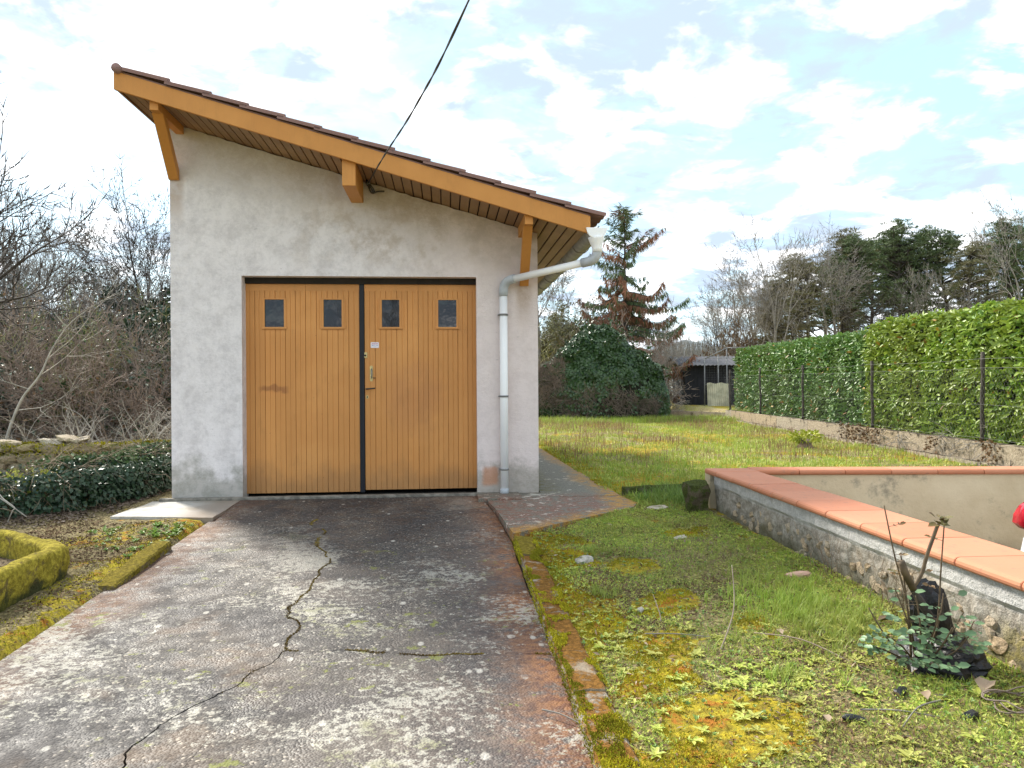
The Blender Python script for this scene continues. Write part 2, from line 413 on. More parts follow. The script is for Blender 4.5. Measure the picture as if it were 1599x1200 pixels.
def mk_wood(name, a, b, stain=0, rough=.55):
    m, q = new_mat(name)
    x, y, z = q.sep(q.pos)
    n1 = q.noise(q.pos, 1.4, 4, .6); n2 = q.noise(q.scale(q.pos, (30, 30, 2)), 2, 5, .6)
    isl = q.n('ShaderNodeObjectInfo').outputs['Random']
    c = q.mix(q.ramp(n1, .35, .65), a, b)
    c = q.mix(q.m('MULTIPLY', isl, .35), c, tuple(v * .72 for v in a[:3]) + (1,))
    c = q.mix(q.ramp(q.noise(q.scale(q.pos, (1, 1, .35)), 11, 6, .7), .50, .72, 0, .32), c, tuple(v * .62 for v in b[:3]) + (1,))
    c = q.mix(q.ramp(n2, .55, .75, 0, .3), c, tuple(v * .6 for v in b[:3]) + (1,))
    if stain:
        f1 = q.ramp(q.n('ShaderNodeVectorMath', {0: q.m('ADD', q.m('MULTIPLY', q.m('ADD', x, .30), 2.1), q.m('MULTIPLY', q.m('SUBTRACT', n1, .5), 1.2))}, operation='ABSOLUTE').outputs[0] if False else q.m('ABSOLUTE', q.m('ADD', q.m('MULTIPLY', q.m('ADD', x, .36), 2.1), q.m('MULTIPLY', q.m('SUBTRACT', n1, .5), 1.5))), .75, .2)
        f2 = q.ramp(q.m('ABSOLUTE', q.m('ADD', q.m('SUBTRACT', z, .95), q.m('MULTIPLY', q.m('SUBTRACT', q.noise(q.pos, 3, 4), .5), .8))), .5, .1)
        c = q.mix(q.m('MULTIPLY', q.m('MULTIPLY', f1, f2), .30), c, (.36, .15, .07, 1))
        s2 = q.m('MULTIPLY', q.ramp(q.m('ABSOLUTE', q.m('ADD', x, 1.72)), .17, .10), q.ramp(q.m('ABSOLUTE', q.m('ADD', q.m('SUBTRACT', z, 1.075), q.m('MULTIPLY', q.m('SUBTRACT', q.noise(q.pos, 9, 3), .5), .14))), .05, .015))
        c = q.mix(q.m('MULTIPLY', s2, .55), c, (.22, .07, .03, 1))
        ft = q.ramp(q.m('ADD', z, q.m('MULTIPLY', q.noise(q.pos, 4, 5), -.5)), .12, -.18)
        c = q.mix(q.m('MULTIPLY', ft, .45), c, (.20, .12, .06, 1))
        dots = q.ramp(q.voro(q.scale(q.pos, (1, 1, .8)), 14), .07, .04)
        c = q.mix(q.m('MULTIPLY', dots, q.ramp(q.noise(q.pos, 3, 2), .55, .6, 0, .6)), c, (.14, .05, .02, 1))
    return finish(m, q, c, rough, n2, .12, .004, spec=.35)


def mk_terracotta(name, a, b, dark, amt=.5):
    m, q = new_mat(name)
    n1 = q.noise(q.pos, 5, 5, .6); n2 = q.noise(q.pos, 22, 6, .7)
    isl = q.n('ShaderNodeObjectInfo').outputs['Random']
    c = q.mix(q.m('ADD', q.m('MULTIPLY', isl, .5), q.m('MULTIPLY', n1, .5)), a, b)
    c = q.mix(q.ramp(n2, .56, .68, 0, amt), c, dark)
    return finish(m, q, c, .75, n2, .3, .005, spec=.3)


def mk_rubble():
    m, q = new_mat('rough_mortar')
    x, y, z = q.sep(q.pos)
    n1 = q.noise(q.pos, 3, 5, .6); n2 = q.noise(q.pos, 18, 6, .72); n4 = q.noise(q.pos, 90, 3, .7)
    c = q.mix(q.ramp(n2, .3, .7), (.20, .175, .14, 1), (.46, .42, .36, 1))
    c = q.mix(q.ramp(n1, .5, .68, 0, .5), c, (.34, .26, .17, 1))
    up = q.ramp(z, .17, .20)
    c = q.mix(up, c, q.mix(q.ramp(n2, .35, .7), (.42, .41, .39, 1), (.60, .585, .56, 1)))
    c = q.mix(q.m('MULTIPLY', q.ramp(q.m('ADD', z, q.m('MULTIPLY', n1, -.25)), .0, -.16), .75), c, (.09, .085, .04, 1))
    yl = q.m('MULTIPLY', q.ramp(q.m('ABSOLUTE', q.m('ADD', y, 5.0)), .5, .15), q.ramp(n2, .42, .55))
    c = q.mix(q.m('MULTIPLY', q.m('MULTIPLY', yl, q.ramp(z, .16, .1)), .7), c, (.27, .22, .05, 1))
    return finish(m, q, c, .95, q.m('ADD', n2, q.m('MULTIPLY', n4, .4)), 1.0, .02, spec=.15)


def mk_beige():
    m, q = new_mat('beige_plaster')
    n1 = q.noise(q.pos, 1.5, 5, .6); n2 = q.noise(q.pos, 28, 5, .7)
    x, y, z = q.sep(q.pos)
    c = q.mix(q.ramp(n1, .3, .7), (.56, .45, .29, 1), (.70, .59, .41, 1))
    c = q.mix(q.ramp(q.noise(q.pos, 2.4, 6, .7), .55, .68, 0, .7), c, (.20, .18, .14, 1))
    c = q.mix(q.m('MULTIPLY', q.ramp(q.m('ADD', z, q.m('MULTIPLY', n1, .5)), -.02, -.25), .6), c, (.19, .17, .12, 1))
    return finish(m, q, c, .9, n2, .7, .012, spec=.2)


def mk_moss_stone(name, base, mossc, amt=.5, scale=6.0, low=False):
    m, q = new_mat(name)
    n1 = q.noise(q.pos, scale, 6, .65); n2 = q.noise(q.pos, scale * 6, 5, .7)
    isl = q.n('ShaderNodeObjectInfo').outputs['Random']
    nz = q.sep(q.n('ShaderNodeNewGeometry').outputs['Normal'])[2]
    c = q.mix(q.ramp(n2, .3, .7), tuple(v * .6 for v in base[:3]) + (1,), base)
    c = q.mix(q.m('MULTIPLY', isl, .5), c, (base[0] * .9, base[1] * .72, base[2] * .5, 1))
    f = q.ramp(q.m('ADD', q.m('ADD', n1, q.m('MULTIPLY', n2, .3)), q.m('MULTIPLY', nz, .18)), 1.0 - amt, 1.14 - amt)
    mc = q.mix(q.ramp(n2, .4, .65), tuple(v * .5 for v in mossc[:3]) + (1,), mossc)
    c = q.mix(f, c, mc)
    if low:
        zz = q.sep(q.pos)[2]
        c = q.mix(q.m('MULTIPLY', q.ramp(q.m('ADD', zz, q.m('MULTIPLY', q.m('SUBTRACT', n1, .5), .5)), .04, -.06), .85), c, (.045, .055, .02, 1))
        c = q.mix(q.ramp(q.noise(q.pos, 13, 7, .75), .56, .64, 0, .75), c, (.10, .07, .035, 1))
    return finish(m, q, c, .95, q.m('ADD', n1, n2), .9, .03, spec=.12)


def mk_glass(name, tint=(.02, .025, .03, 1)):
    m, q = new_mat(name)
    return finish(m, q, tint, .04, q.noise(q.pos, 9, 2), .06, .01, spec=.6)


M = {}
M['ground'] = mk_ground(); M['drive'] = mk_drive(); M['path'] = mk_path(); M['slab'] = mk_slab()
M['plaster'] = mk_plaster(); M['beige'] = mk_beige(); M['rubble'] = mk_rubble()
M['fascia'] = mk_wood('ochre_painted_timber', (.55, .24, .055, 1), (.63, .285, .07, 1))
M['door'] = mk_wood('ochre_varnished_door', (.60, .265, .074, 1), (.66, .305, .09, 1), 1, .5)
M['soffit'] = mk_wood('brown_weathered_lining', (.27, .155, .075, 1), (.36, .215, .105, 1))
M['dark'] = simple('dark_underside', (.03, .024, .02, 1), .9)
M['tile'] = mk_terracotta('weathered_roof_tile', (.20, .115, .10, 1), (.27, .16, .14, 1), (.115, .105, .10, 1), .85)
M['coping'] = mk_terracotta('terracotta_coping', (.47, .17, .085, 1), (.56, .25, .145, 1), (.27, .155, .11, 1), .6)
M['pvc'] = simple('white_pvc', (.90, .90, .90, 1), .35, .05, 3)
M['pvc_grey'] = simple('grey_pvc', (.50, .53, .56, 1), .4, .2, 5)
M['zinc'] = simple('grey_gutter', (.30, .29, .27, 1), .5, .35, 8)
M['rubber'] = simple('black_rubber', (.006, .008, .014, 1), .55, .3)
M['metal_dark'] = simple('dark_iron', (.06, .055, .05, 1), .45, .3, 20, metallic=.6)
M['brass'] = simple('worn_brass', (.62, .50, .24, 1), .35, .3, 40, metallic=.7)
M['glass'] = mk_glass('window_glass', (.006, .008, .012, 1))
M['stone'] = mk_moss_stone('rubble_stone', (.42, .36, .27, 1), (.15, .15, .03, 1), .28)
M['stone_dark'] = mk_moss_stone('dark_mossy_stone', (.16, .14, .10, 1), (.10, .12, .03, 1), .45, 12)
M['stone_pale'] = mk_moss_stone('pale_limestone', (.62, .58, .50, 1), (.22, .20, .06, 1), .18)
M['wall_stone'] = mk_moss_stone('wall_stone', (.60, .50, .37, 1), (.25, .22, .12, 1), .15, 10)
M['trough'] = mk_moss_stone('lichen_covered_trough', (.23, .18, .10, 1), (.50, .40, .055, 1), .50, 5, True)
M['kerb'] = mk_moss_stone('mossy_kerb', (.46, .41, .34, 1), (.33, .16, .035, 1), .33, 8)
M['kerb_moss'] = mk_moss_stone('yellow_moss_kerb', (.26, .22, .15, 1), (.30, .23, .03, 1), .42, 7)
M['kerb_grey'] = simple('old_concrete_edging', (.26, .24, .20, 1), .9, .5, 14, .5)
M['kerbwall'] = mk_moss_stone('stained_concrete', (.43, .38, .30, 1), (.10, .085, .06, 1), .30, 5)
M['ivy'] = simple('ivy_leaf', (.016, .042, .020, 1), .42, island=True, col2=(.036, .080, .032, 1), vs=3, spec=.5)
M['ivy_light'] = simple('ivy_leaf_light', (.08, .14, .04, 1), .55, island=True, col2=(.10, .17, .05, 1), vs=3, spec=.5)
M['ivy_mound'] = simple('glossy_dark_ivy', (.013, .040, .014, 1), .38, island=True, col2=(.060, .120, .030, 1), vs=1.5, spec=.5)
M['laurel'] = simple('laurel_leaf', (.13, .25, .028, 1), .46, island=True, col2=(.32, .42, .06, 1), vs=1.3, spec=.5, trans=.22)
M['yellow_leaf'] = simple('yellowed_leaf', (.50, .33, .04, 1), .5, island=True, col2=(.28, .14, .04, 1), vs=2, trans=.1)
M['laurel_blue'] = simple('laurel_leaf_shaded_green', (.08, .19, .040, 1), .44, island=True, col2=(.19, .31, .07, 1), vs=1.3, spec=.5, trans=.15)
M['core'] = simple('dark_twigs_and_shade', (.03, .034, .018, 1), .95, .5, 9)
M['grass'] = simple('grass_blade', (.22, .36, .035, 1), .5, island=True, col2=(.40, .48, .09, 1), vs=2, spec=.3, trans=.3)
M['grass_dry'] = simple('dry_grass', (.40, .31, .17, 1), .7, island=True, col2=(.27, .155, .09, 1), vs=2, spec=.2, trans=.2)
M['weed'] = simple('weed_leaf', (.36, .47, .06, 1), .5, island=True, col2=(.58, .58, .13, 1), vs=2, spec=.4, trans=.25)
M['weed_dark'] = simple('clover_leaf', (.12, .24, .05, 1), .5, island=True, col2=(.25, .36, .07, 1), vs=2, spec=.4, trans=.2)
M['moss'] = simple('moss_tuft', (.54, .46, .025, 1), .8, island=True, col2=(.30, .28, .02, 1), vs=4, spec=.1)
M['crack'] = simple('crack_moss_dull', (.30, .22, .03, 1), .8, island=True, col2=(.16, .10, .03, 1), vs=4, spec=.1)
M['moss_rust'] = simple('rusty_moss', (.30, .13, .02, 1), .85, island=True, col2=(.40, .24, .03, 1), vs=4, spec=.1)
M['litter'] = simple('dead_leaf_litter', (.28, .18, .10, 1), .85, island=True, col2=(.15, .09, .05, 1), vs=3, spec=.2)
M['litter_dark'] = simple('dark_leaf_litter', (.075, .05, .035, 1), .7, island=True, col2=(.20, .15, .11, 1), vs=5, spec=.3)
M['litter_pale'] = simple('pale_litter', (.42, .34, .25, 1), .8, island=True, col2=(.24, .17, .11, 1), vs=3, spec=.2)
M['bark'] = simple('dark_bark', (.075, .062, .052, 1), .9, .4, 9, .5)
M['bark_grey'] = simple('grey_bark', (.27, .245, .215, 1), .9, .35, 7, .4)
M['bark_olive'] = simple('olive_twigs', (.30, .29, .13, 1), .85, .4, 2)
M['bark_pale'] = simple('pale_sapling_bark', (.45, .42, .36, 1), .8, .3, 9)
M['twig_brown'] = simple('red_brown_twigs', (.28, .215, .17, 1), .85, .35, 3)
M['willow'] = simple('yellow_green_twigs', (.32, .30, .10, 1), .8, .35, 3)
M['needle'] = simple('pine_needles', (.07, .115, .045, 1), .6, island=True, col2=(.13, .17, .07, 1), vs=.8, spec=.3)
M['needle_olive'] = simple('olive_needles', (.14, .15, .06, 1), .6, island=True, col2=(.21, .19, .10, 1), vs=.8, spec=.3)
M['needle_dead'] = simple('dead_needles', (.36, .17, .10, 1), .8, island=True, col2=(.25, .13, .08, 1), vs=.8, spec=.1)
M['rose_leaf'] = simple('rose_leaf', (.075, .16, .055, 1), .5, island=True, col2=(.15, .25, .11, 1), vs=12, spec=.5)
M['rose_red'] = simple('young_rose_leaf', (.22, .045, .035, 1), .5, island=True, col2=(.17, .15, .04, 1), vs=12)
M['rose_stem'] = simple('rose_stem', (.13, .09, .05, 1), .7, .4, 30)
M['lump_black'] = simple('crumpled_black', (.008, .008, .010, 1), .42, .3, 9, .3, spec=.5)
M['car_white'] = simple('white_car_paint', (.74, .76, .80, 1), .15, .02, 2, spec=.6)
M['car_red'] = simple('red_lamp_lens', (.50, .012, .03, 1), .1, .4, 30, spec=.8)
M['tyre'] = simple('tyre_rubber', (.02, .02, .02, 1), .8, .3)
M['rim'] = simple('alloy_rim', (.5, .5, .52, 1), .3, .1, metallic=.8)
M['shed_dark'] = simple('black_stained_boards', (.016, .016, .020, 1), .8, .4, 5)
M['sheet_cream'] = simple('cream_corrugated_sheet', (.55, .52, .38, 1), .6, .35, 4)
M['sheet_grey'] = simple('grey_corrugated_roof', (.07, .07, .078, 1), .6, .35, 4)
M['galv'] = simple('galvanised_steel', (.24, .24, .235, 1), .5, .3, 9, metallic=.3)
M['white_wall'] = simple('white_render', (.72, .70, .66, 1), .8, .1)
M['sticker_w'] = simple('sticker_white', (.78, .74, .78, 1), .4, .05)
M['sticker_p'] = simple('sticker_print', (.55, .20, .30, 1), .5, .05)
M['sticker_b'] = simple('sticker_print_blue', (.25, .30, .55, 1), .5, .05)
M['wire'] = simple('cable_grey', (.09, .085, .08, 1), .7, .3, 30)
M['hill'] = simple('far_wooded_hill', (.16, .19, .20, 1), .95, .3, .05)
M['yellow'] = simple('yellow_green_leaf', (.50, .50, .03, 1), .5, island=True, col2=(.36, .42, .04, 1), vs=3, trans=.2)

# ------------------------------------------------------------------ terrain
KA = np.array([7.034, 2.293]); KD = np.array([1.108, 11.487]); KD /= np.linalg.norm(KD)   # kerb wall line under the hedge


def kerb_x(y):
    return KA[0] + (y - KA[1]) * KD[0] / KD[1]


BANK = [(-9.0, -1.75), (-5.2, -1.45), (-3.95, -1.0), (-3.25, -.48), (-2.98, .1), (-2.95, .9), (-2.95, 1.9)]   # foot of the ivy bank


def bank_depth(x, y):
    """signed distance inside the bank (positive inside)"""
    x = np.asarray(x, float); y = np.asarray(y, float)
    best = np.full(np.broadcast(x, y).shape, 1e9); sgn = np.ones_like(best)
    for (ax, ay), (bx, by) in zip(BANK[:-1], BANK[1:]):
        dx, dy = bx - ax, by - ay; t = np.clip(((x - ax) * dx + (y - ay) * dy) / (dx * dx + dy * dy), 0, 1)
        d = np.hypot(x - ax - t * dx, y - ay - t * dy); cr = dx * (y - ay) - dy * (x - ax)
        up = d < best; best = np.where(up, d, best); sgn = np.where(up, np.sign(cr), sgn)
    return best * sgn


def terrain(x, y):
    x = np.asarray(x, float); y = np.asarray(y, float)
    yn = np.minimum(y, 0)
    yn = np.maximum(yn, -9)
    right = .009 * yn
    left = .024 * yn
    drive = .033 * yn - .055
    kb = .033 * yn + .040
    right = np.where(y < -1.6, kb + (right - kb) * sst(.62, 1.7, x), right)
    z = np.where(x > .625, right, np.where(x < -2.12, left, drive))
    z = np.where((x > .48) & (x <= .625), drive, z)
    z = np.where((x < -1.98) & (x >= -2.12), drive + (left - drive) * sst(-1.98, -2.08, x), z)
    z = np.where(y > -.02, np.where(x > .94, 0, np.where(x < -2.7, 0, -.05)), z)
    # under the apron and path
    ap = (x > .3) & (x < 1.66) & (y > -2.06 + (x - .48) * .93) & (y < 0)
    z = np.where(ap, np.minimum(-.06, .033 * yn - .05), z)
    z = np.where((x > .93) & (x < 1.62) & (y >= 0) & (y < 7), -.03, z)
    z = np.where((x > -2.80) & (x < -1.97) & (y > -.84) & (y < 0), -.05, z)
    b = (vn(x, y, 1.1, 1) - .5) * .06 + (vn(x, y, 5, 2) - .5) * .028
    b = b * np.where((x > .625) | (x < -2.12), 1, .15) * sst(-.0, .25, np.abs(x - .55)) * np.where(ap, 0, 1)
    z = z + b * np.where((x > .93) & (x < 1.62) & (y >= 0) & (y < 7), 0, 1)
    bd = bank_depth(x, y)
    z = z + np.where((x < -2.6), sst(-.02, .3, bd) * (.27 - .19 * sst(.45, 1.2, bd) * (x < -3.3)), 0)
    z = z - .3 * sst(2.2, 3.2, y) * np.where(x < -2.7, 1, 0)
    kx = kerb_x(y)
    z = z + .22 * sst(.05, .2, x - kx) * (y > -4)
    # gentle far relief
    r = np.hypot(x, y + 7.6)
    z = z + sst(40, 160, r) * (vn(x, y, .015, 4) - .5) * 5
    pit = (x > 2.385 + (y + 4.84) * .026) & (x < 6.35) & (y < -.965 - (x - 2.32) * .117) & (y > -7.3)
    z = np.where(pit, -.96, z)
    return z


def axis(fine0, fine1, step, lo, hi, gr=1.12):
    a = list(np.arange(fine0, fine1 + 1e-6, step)); s = step; v = a[-1]
    while v < hi: s *= gr; v += s; a.append(v)
    s = step; v = a[0]
    while v > lo: s *= gr; v -= s; a.insert(0, v)
    return np.array(a)


gx = axis(-3.6, 6.45, .045, -400, 400, 1.09); gy = axis(-6.2, .4, .045, -400, 900, 1.07)
GX, GY = np.meshgrid(gx, gy, indexing='ij')
GZ = terrain(GX, GY)
nx_, ny_ = GX.shape
idx = np.arange(nx_ * ny_).reshape(nx_, ny_)
fc = np.stack([idx[:-1, :-1], idx[1:, :-1], idx[1:, 1:], idx[:-1, 1:]], -1).reshape(-1, 4)
ground = np_mesh('ground', np.stack([GX, GY, GZ], -1).reshape(-1, 3), fc, M['ground'], smooth=True)
tag(ground, kind='structure')


def f_moss(x, y):
    """where yellow moss grows"""
    x = np.asarray(x, float); y = np.asarray(y, float)
    m = sst(.52, .66, vn(x, y, 1.6, 7, 4)) * .75
    m = np.maximum(m, (y > .3) * (x > 1.6) * .8 * sst(.50, .62, vn(x * .6, y, 1.3, 23, 4)))
    m = np.maximum(m, sst(.95, .55, x + (vn(x, y, 3, 8) - .5) * .8) * (x > .5) * (y < -1.9))
    m = np.maximum(m, sst(.32, .05, np.hypot(x - .95, (y + 4.25) * .8)) )
    m = np.maximum(m, sst(.5, .1, np.hypot(x - 1.0, (y + 5.0))) * .9)
    for cx_, cy_, rr_ in ((.8, -2.75, .4), (1.15, -3.65, .32), (.78, -3.9, .25), (.85, -4.6, .3), (1.5, -4.1, .22), (.8, -2.2, .3), (.75, -5.3, .3)):
        m = np.maximum(m, .95 * sst(rr_, rr_ * .3, np.hypot(x - cx_, y - cy_) + (vn(x, y, 5, 6) - .5) * .3))
    m = np.maximum(m, sst(.45, .1, x - 1.62 + (vn(x, y, 3, 9) - .5) * .4) * (x > 1.58) * (y > -.2) * (y < 7))
    m = np.maximum(m, sst(.30, .02, np.abs(x + 2.1)) * (y < -.9) * sst(.3, .6, vn(x, y, 3.5, 61)))
    m = np.maximum(m, (x < -2.1) * (x > -3) * (y > -2.6) * (y < -.9) * sst(.46, .66, vn(x, y, 3, 5)) * .7)
    m = m * np.where(bank_depth(x, y) > -.25, .2, 1) * np.where(x < -1.9, .72 + .28 * (y < -3.2), 1)
    return np.clip(m, 0, 1)


def f_grass(x, y):
    x = np.asarray(x, float); y = np.asarray(y, float)
    m = .25 + .9 * sst(.38, .64, vn(x, y, .9, 12, 4))
    m = np.maximum(m, sst(.42, .1, np.hypot((x - 1.75) * .8, y + 3.85)))
    m = np.maximum(m, sst(.6, .2, np.hypot((x - 2.2) * .4, y - 1.0)) )
    m = np.maximum(m, sst(2.2, .5, np.abs(y - 12.6)) * (x > 1) * .95)
    m = m * (1 - .75 * (y > 1.5) * sst(.45, .62, vn(x * .45, y, .8, 22, 3)))
    return np.clip(m * (x > .45) + .15 * (x <= .45), 0, 1)


def f_dry(x, y):
    x = np.asarray(x, float); y = np.asarray(y, float)
    m = sst(1.5, 5.0, y) * sst(.30, .55, vn(x, y * .5, 1.1, 15)) * (x > 1.5)
    return np.clip(m + .25 * sst(.5, .7, vn(x, y, 2.5, 16)) * (y < 0), 0, 1)


def set_cover(o, X, Y):
    att = o.data.attributes.new('cover', 'FLOAT_COLOR', 'POINT')
    far = np.clip(sst(30, 60, np.hypot(X, Y)), 0, 1)
    c = np.stack([f_moss(X, Y) * (1 - far), np.maximum(f_grass(X, Y), far), f_dry(X, Y) * (1 - far), np.ones_like(X)], -1)
    att.data.foreach_set('color', c.astype(np.float32).ravel())


set_cover(ground, GX.ravel(), GY.ravel())

# ------------------------------------------------------------------ driveway slabs with real cracks between them
def jag(pts, amp=.03, lev=3, seed=3):
    r = random.Random(seed); pts = [Vector((p[0], p[1])) for p in pts]
    for l in range(lev):
        o = [pts[0]]
        for a, b in zip(pts[:-1], pts[1:]):
            d = b - a; n = Vector((-d.y, d.x)); o += [(a + b) / 2 + n * r.uniform(-amp, amp) * 4, b]
        pts = o
    return pts


def offs(pts, d0, seed):
    r = random.Random(seed); o = []
    for i, p in enumerate(pts):
        t = (pts[min(i + 1, len(pts) - 1)] - pts[max(0, i - 1)]).normalized(); n = Vector((-t.y, t.x))
        o.append(p + n * d0 * r.uniform(.5, 1.5))
    return o


ZD = lambda y: .033 * min(y, 0)
drive = empty('driveway', (0, 0, 0), kind='structure')
A_ = jag([(-1.22, .12), (-1.16, -.6), (-1.124, -1.225), (-.90, -2.08), (-.823, -2.834), (-.874, -3.343), (-.757, -3.967)], .03, 3, 5)
L_ = jag([(-.757, -3.967), (-.841, -4.187), (-.938, -4.417), (-1.035, -4.579), (-1.095, -4.764), (-1.087, -4.973), (-1.2, -5.6), (-1.35, -6.6), (-1.35, -8.8)], .035, 3, 6)
R_ = jag([(-.757, -3.967), (-.594, -4.001), (-.234, -4.065), (.062, -4.096), (.483, -4.139)], .02, 3, 8)
EDGE_L = jag([(-1.99, .12), (-1.99, -.5), (-2.0, -2.0), (-2.03, -4.0), (-2.04, -8.8)], .0018, 5, 9)
EDGE_R = jag([(.36, .12), (.36, -.45), (.42, -.9), (.478, -2.0), (.483, -4.139)], .0018, 5, 10)
EDGE_R2 = jag([(.483, -4.139), (.487, -5.1), (.487, -8.8)], .0018, 5, 11)


def slab(poly, name, parent):
    """polygon in plan, top on the driveway plane with slightly worn edges"""
    bm = bmesh.new()
    top = [bm.verts.new((p[0], p[1], ZD(p[1]))) for p in poly]
    low = [bm.verts.new((p[0], p[1], ZD(p[1]) - .09)) for p in poly]
    f = bm.faces.new(top)
    n = len(poly)
    for i in range(n): bm.faces.new((top[i], low[i], low[(i + 1) % n], top[(i + 1) % n]))
    bmesh.ops.triangulate(bm, faces=[f])
    return bm_obj(name, bm, M['drive'], parent)


gap = .004
Al, Ar = offs(A_, -gap * .22, 1), offs(A_, gap * .22, 2)
Ll, Lr = offs(L_, -gap * .9, 3), offs(L_, gap * 1.0, 4)
Ru, Rd = offs(R_, gap * .5, 5), offs(R_, -gap * .4, 6)
slab(Al + Ll + list(reversed(EDGE_L)), 'concrete_slab', drive)
slab(list(reversed(Ar)) + EDGE_R[:1] + EDGE_R[1:-1] + list(reversed(Ru)), 'concrete_slab', drive)
slab(Rd + EDGE_R2 + list(reversed(Lr)), 'concrete_slab', drive)

# apron and side path
apron_o = empty('path', (0, 0, 0), kind='structure')
prism('concrete_slab', [(.385, -.5), (.43, -.9), (.49, -2.03), (1.66, -.97), (1.76, -.75), (1.70, -.30), (.60, -.30)], 'z', -.07, .004, M['path'], apron_o)
prism('concrete_slab', [(.385, -.497), (.60, -.296), (1.70, -.296), (1.68, .6), (1.62, 2.4), (1.58, 5.2), (1.57, 7.2), (.95, 7.2), (.95, .0), (.385, .0)], 'z', -.07, .007, M['path'], apron_o)
box('concrete_slab', .30, .72, -.42, -.004, -.05, .018, M['path'], apron_o, .004)
ls = empty('paving_slab', (-2.4, -.5, 0), label='smooth pale concrete slab at the left corner of the garage', cat='paving slab')
prism('slab', [tuple(q_) for q_ in jag([(-.47, -.36), (.43, -.52), (.405, .44), (-.44, .45)], .004, 4, 77)], 'z', -.06, -.004, M['slab'], ls)
fo = box('footing', -2.76, .36, -.075, .0, -.04, .022, M['kerb_grey'], None, .008)
fo.name = 'doorstep'; tag(fo, 'thin grey concrete footing strip under the garage front wall', 'footing')

# ramp floor in the pit
rf = prism('ramp', [(2.5, -7.2), (6.3, -7.2), (6.3, -1.7), (2.5, -1.25)], 'z', -.93, -.90, M['path']); tag(rf, kind='structure')

# ------------------------------------------------------------------ garage
GAR = empty('garage', (0, 0, 0), label='pale plastered garage with a sloping tiled roof and wide wooden doors', cat='garage')
SL = -.289
zsoff = lambda x: 2.903 + SL * x
XL, XR = -2.66, .93
DX0, DX1, DZ = -1.988, .310, 2.184
# front wall as a ring of pieces in one mesh, 0.22 thick, with a slightly uneven top
bm = bmesh.new()
def quadbox(pts, y0=0.0, y1=.22):
    A = [bm.verts.new((p[0], y0, p[1])) for p in pts]; B = [bm.verts.new((p[0], y1, p[1])) for p in pts]
    n = len(pts); bm.faces.new(A); bm.faces.new(B[::-1])
    for i in range(n): bm.faces.new((A[i], B[i], B[(i + 1) % n], A[(i + 1) % n]))
front = [(XL, -.15), (DX0, -.15), (DX0, DZ), (DX1, DZ), (DX1, -.15), (XR, -.15)]
top = [(XR - (XR - XL) * i / 60, zsoff(XR - (XR - XL) * i / 60) - .004 - (.012 * rng.random() if 0 < i < 60 else 0)) for i in range(61)]
quadbox(front + top)
wallo = bm_obj('wall', bm, M['plaster'], GAR)
for x0, x1, zt in ((XL, XL + .22, None), (XR - .22, XR, None)):
    prism('wall', [(.22, -.15), (6.2, -.15), (6.2, zsoff(x1) - .01), (.22, zsoff(x1) - .01)], 'x', x0, x1, M['plaster'], GAR)
prism('wall', [(XL + .22, -.15), (XR - .22, -.15), (XR - .22, zsoff(XR - .22) - .01), (XL + .22, zsoff(XL + .22) - .01)], 'y', 5.98, 6.2, M['plaster'], GAR)
box('garage_floor', XL + .22, XR - .22, .22, 5.98, -.05, 0.0, M['dark'], GAR)
box('shaded_header', DX0, DX1, .12, .2, 2.125, DZ + .002, M['dark'], GAR)  # header strip coloured dark to stand for the shadow above the doors

# roof deck, lining boards, fascias
RX0, RX1, RY0, RY1 = -2.86, 1.325, -.66, 6.5
deck = prism('roof_deck', [(RX0, zsoff(RX0) + .018), (RX1, zsoff(RX1) + .018), (RX1, zsoff(RX1) + .10), (RX0, zsoff(RX0) + .10)], 'y', RY0, RY1, M['dark'], GAR)
bw = .091
bmB = bmesh.new(); box_bm(bmB, -bw / 2 + .004, bw / 2 - .004, 0, 7.14, 0, .016)
bmesh.ops.bevel(bmB, geom=[e for e in bmB.edges if abs((e.verts[0].co - e.verts[1].co).y) > 1], offset=.003, segments=1, affect='EDGES')
board0 = bm_obj('soffit_board', bmB, M['soffit'], deck)
nb = int((RX1 - RX0) / bw)
tilt = Matrix.Rotation(-math.atan(SL), 4, 'Y')
for i in range(nb + 1):
    x = RX0 + bw * (i + .5)
    if x > RX1 - .02: break
    mw = Matrix.Translation((x, RY0, zsoff(x))) @ tilt
    if i == 0: board0.matrix_basis = mw
    else: share(board0, 'soffit_board', deck, mw)
zf = lambda x: 2.880 + SL * x
prism('fascia_board', [(-2.885, zf(-2.885)), (1.34, zf(1.34)), (1.34, zf(1.34) + .163), (-2.885, zf(-2.885) + .163)], 'y', -.70, -.664, M['fascia'], GAR, .003)
prism('fascia_board', [(-2.885, zf(-2.885) + .01), (-2.862, zf(-2.885) + .003), (-2.862, zf(-2.885) + .15), (-2.885, zf(-2.885) + .155)], 'y', -.662, 6.5, M['soffit'], GAR)
prism('fascia_board', [(1.327, zf(1.34) + .02), (1.345, zf(1.34) + .016), (1.345, zf(1.34) + .14), (1.327, zf(1.34) + .14)], 'y', -.662, 6.5, M['soffit'], GAR)
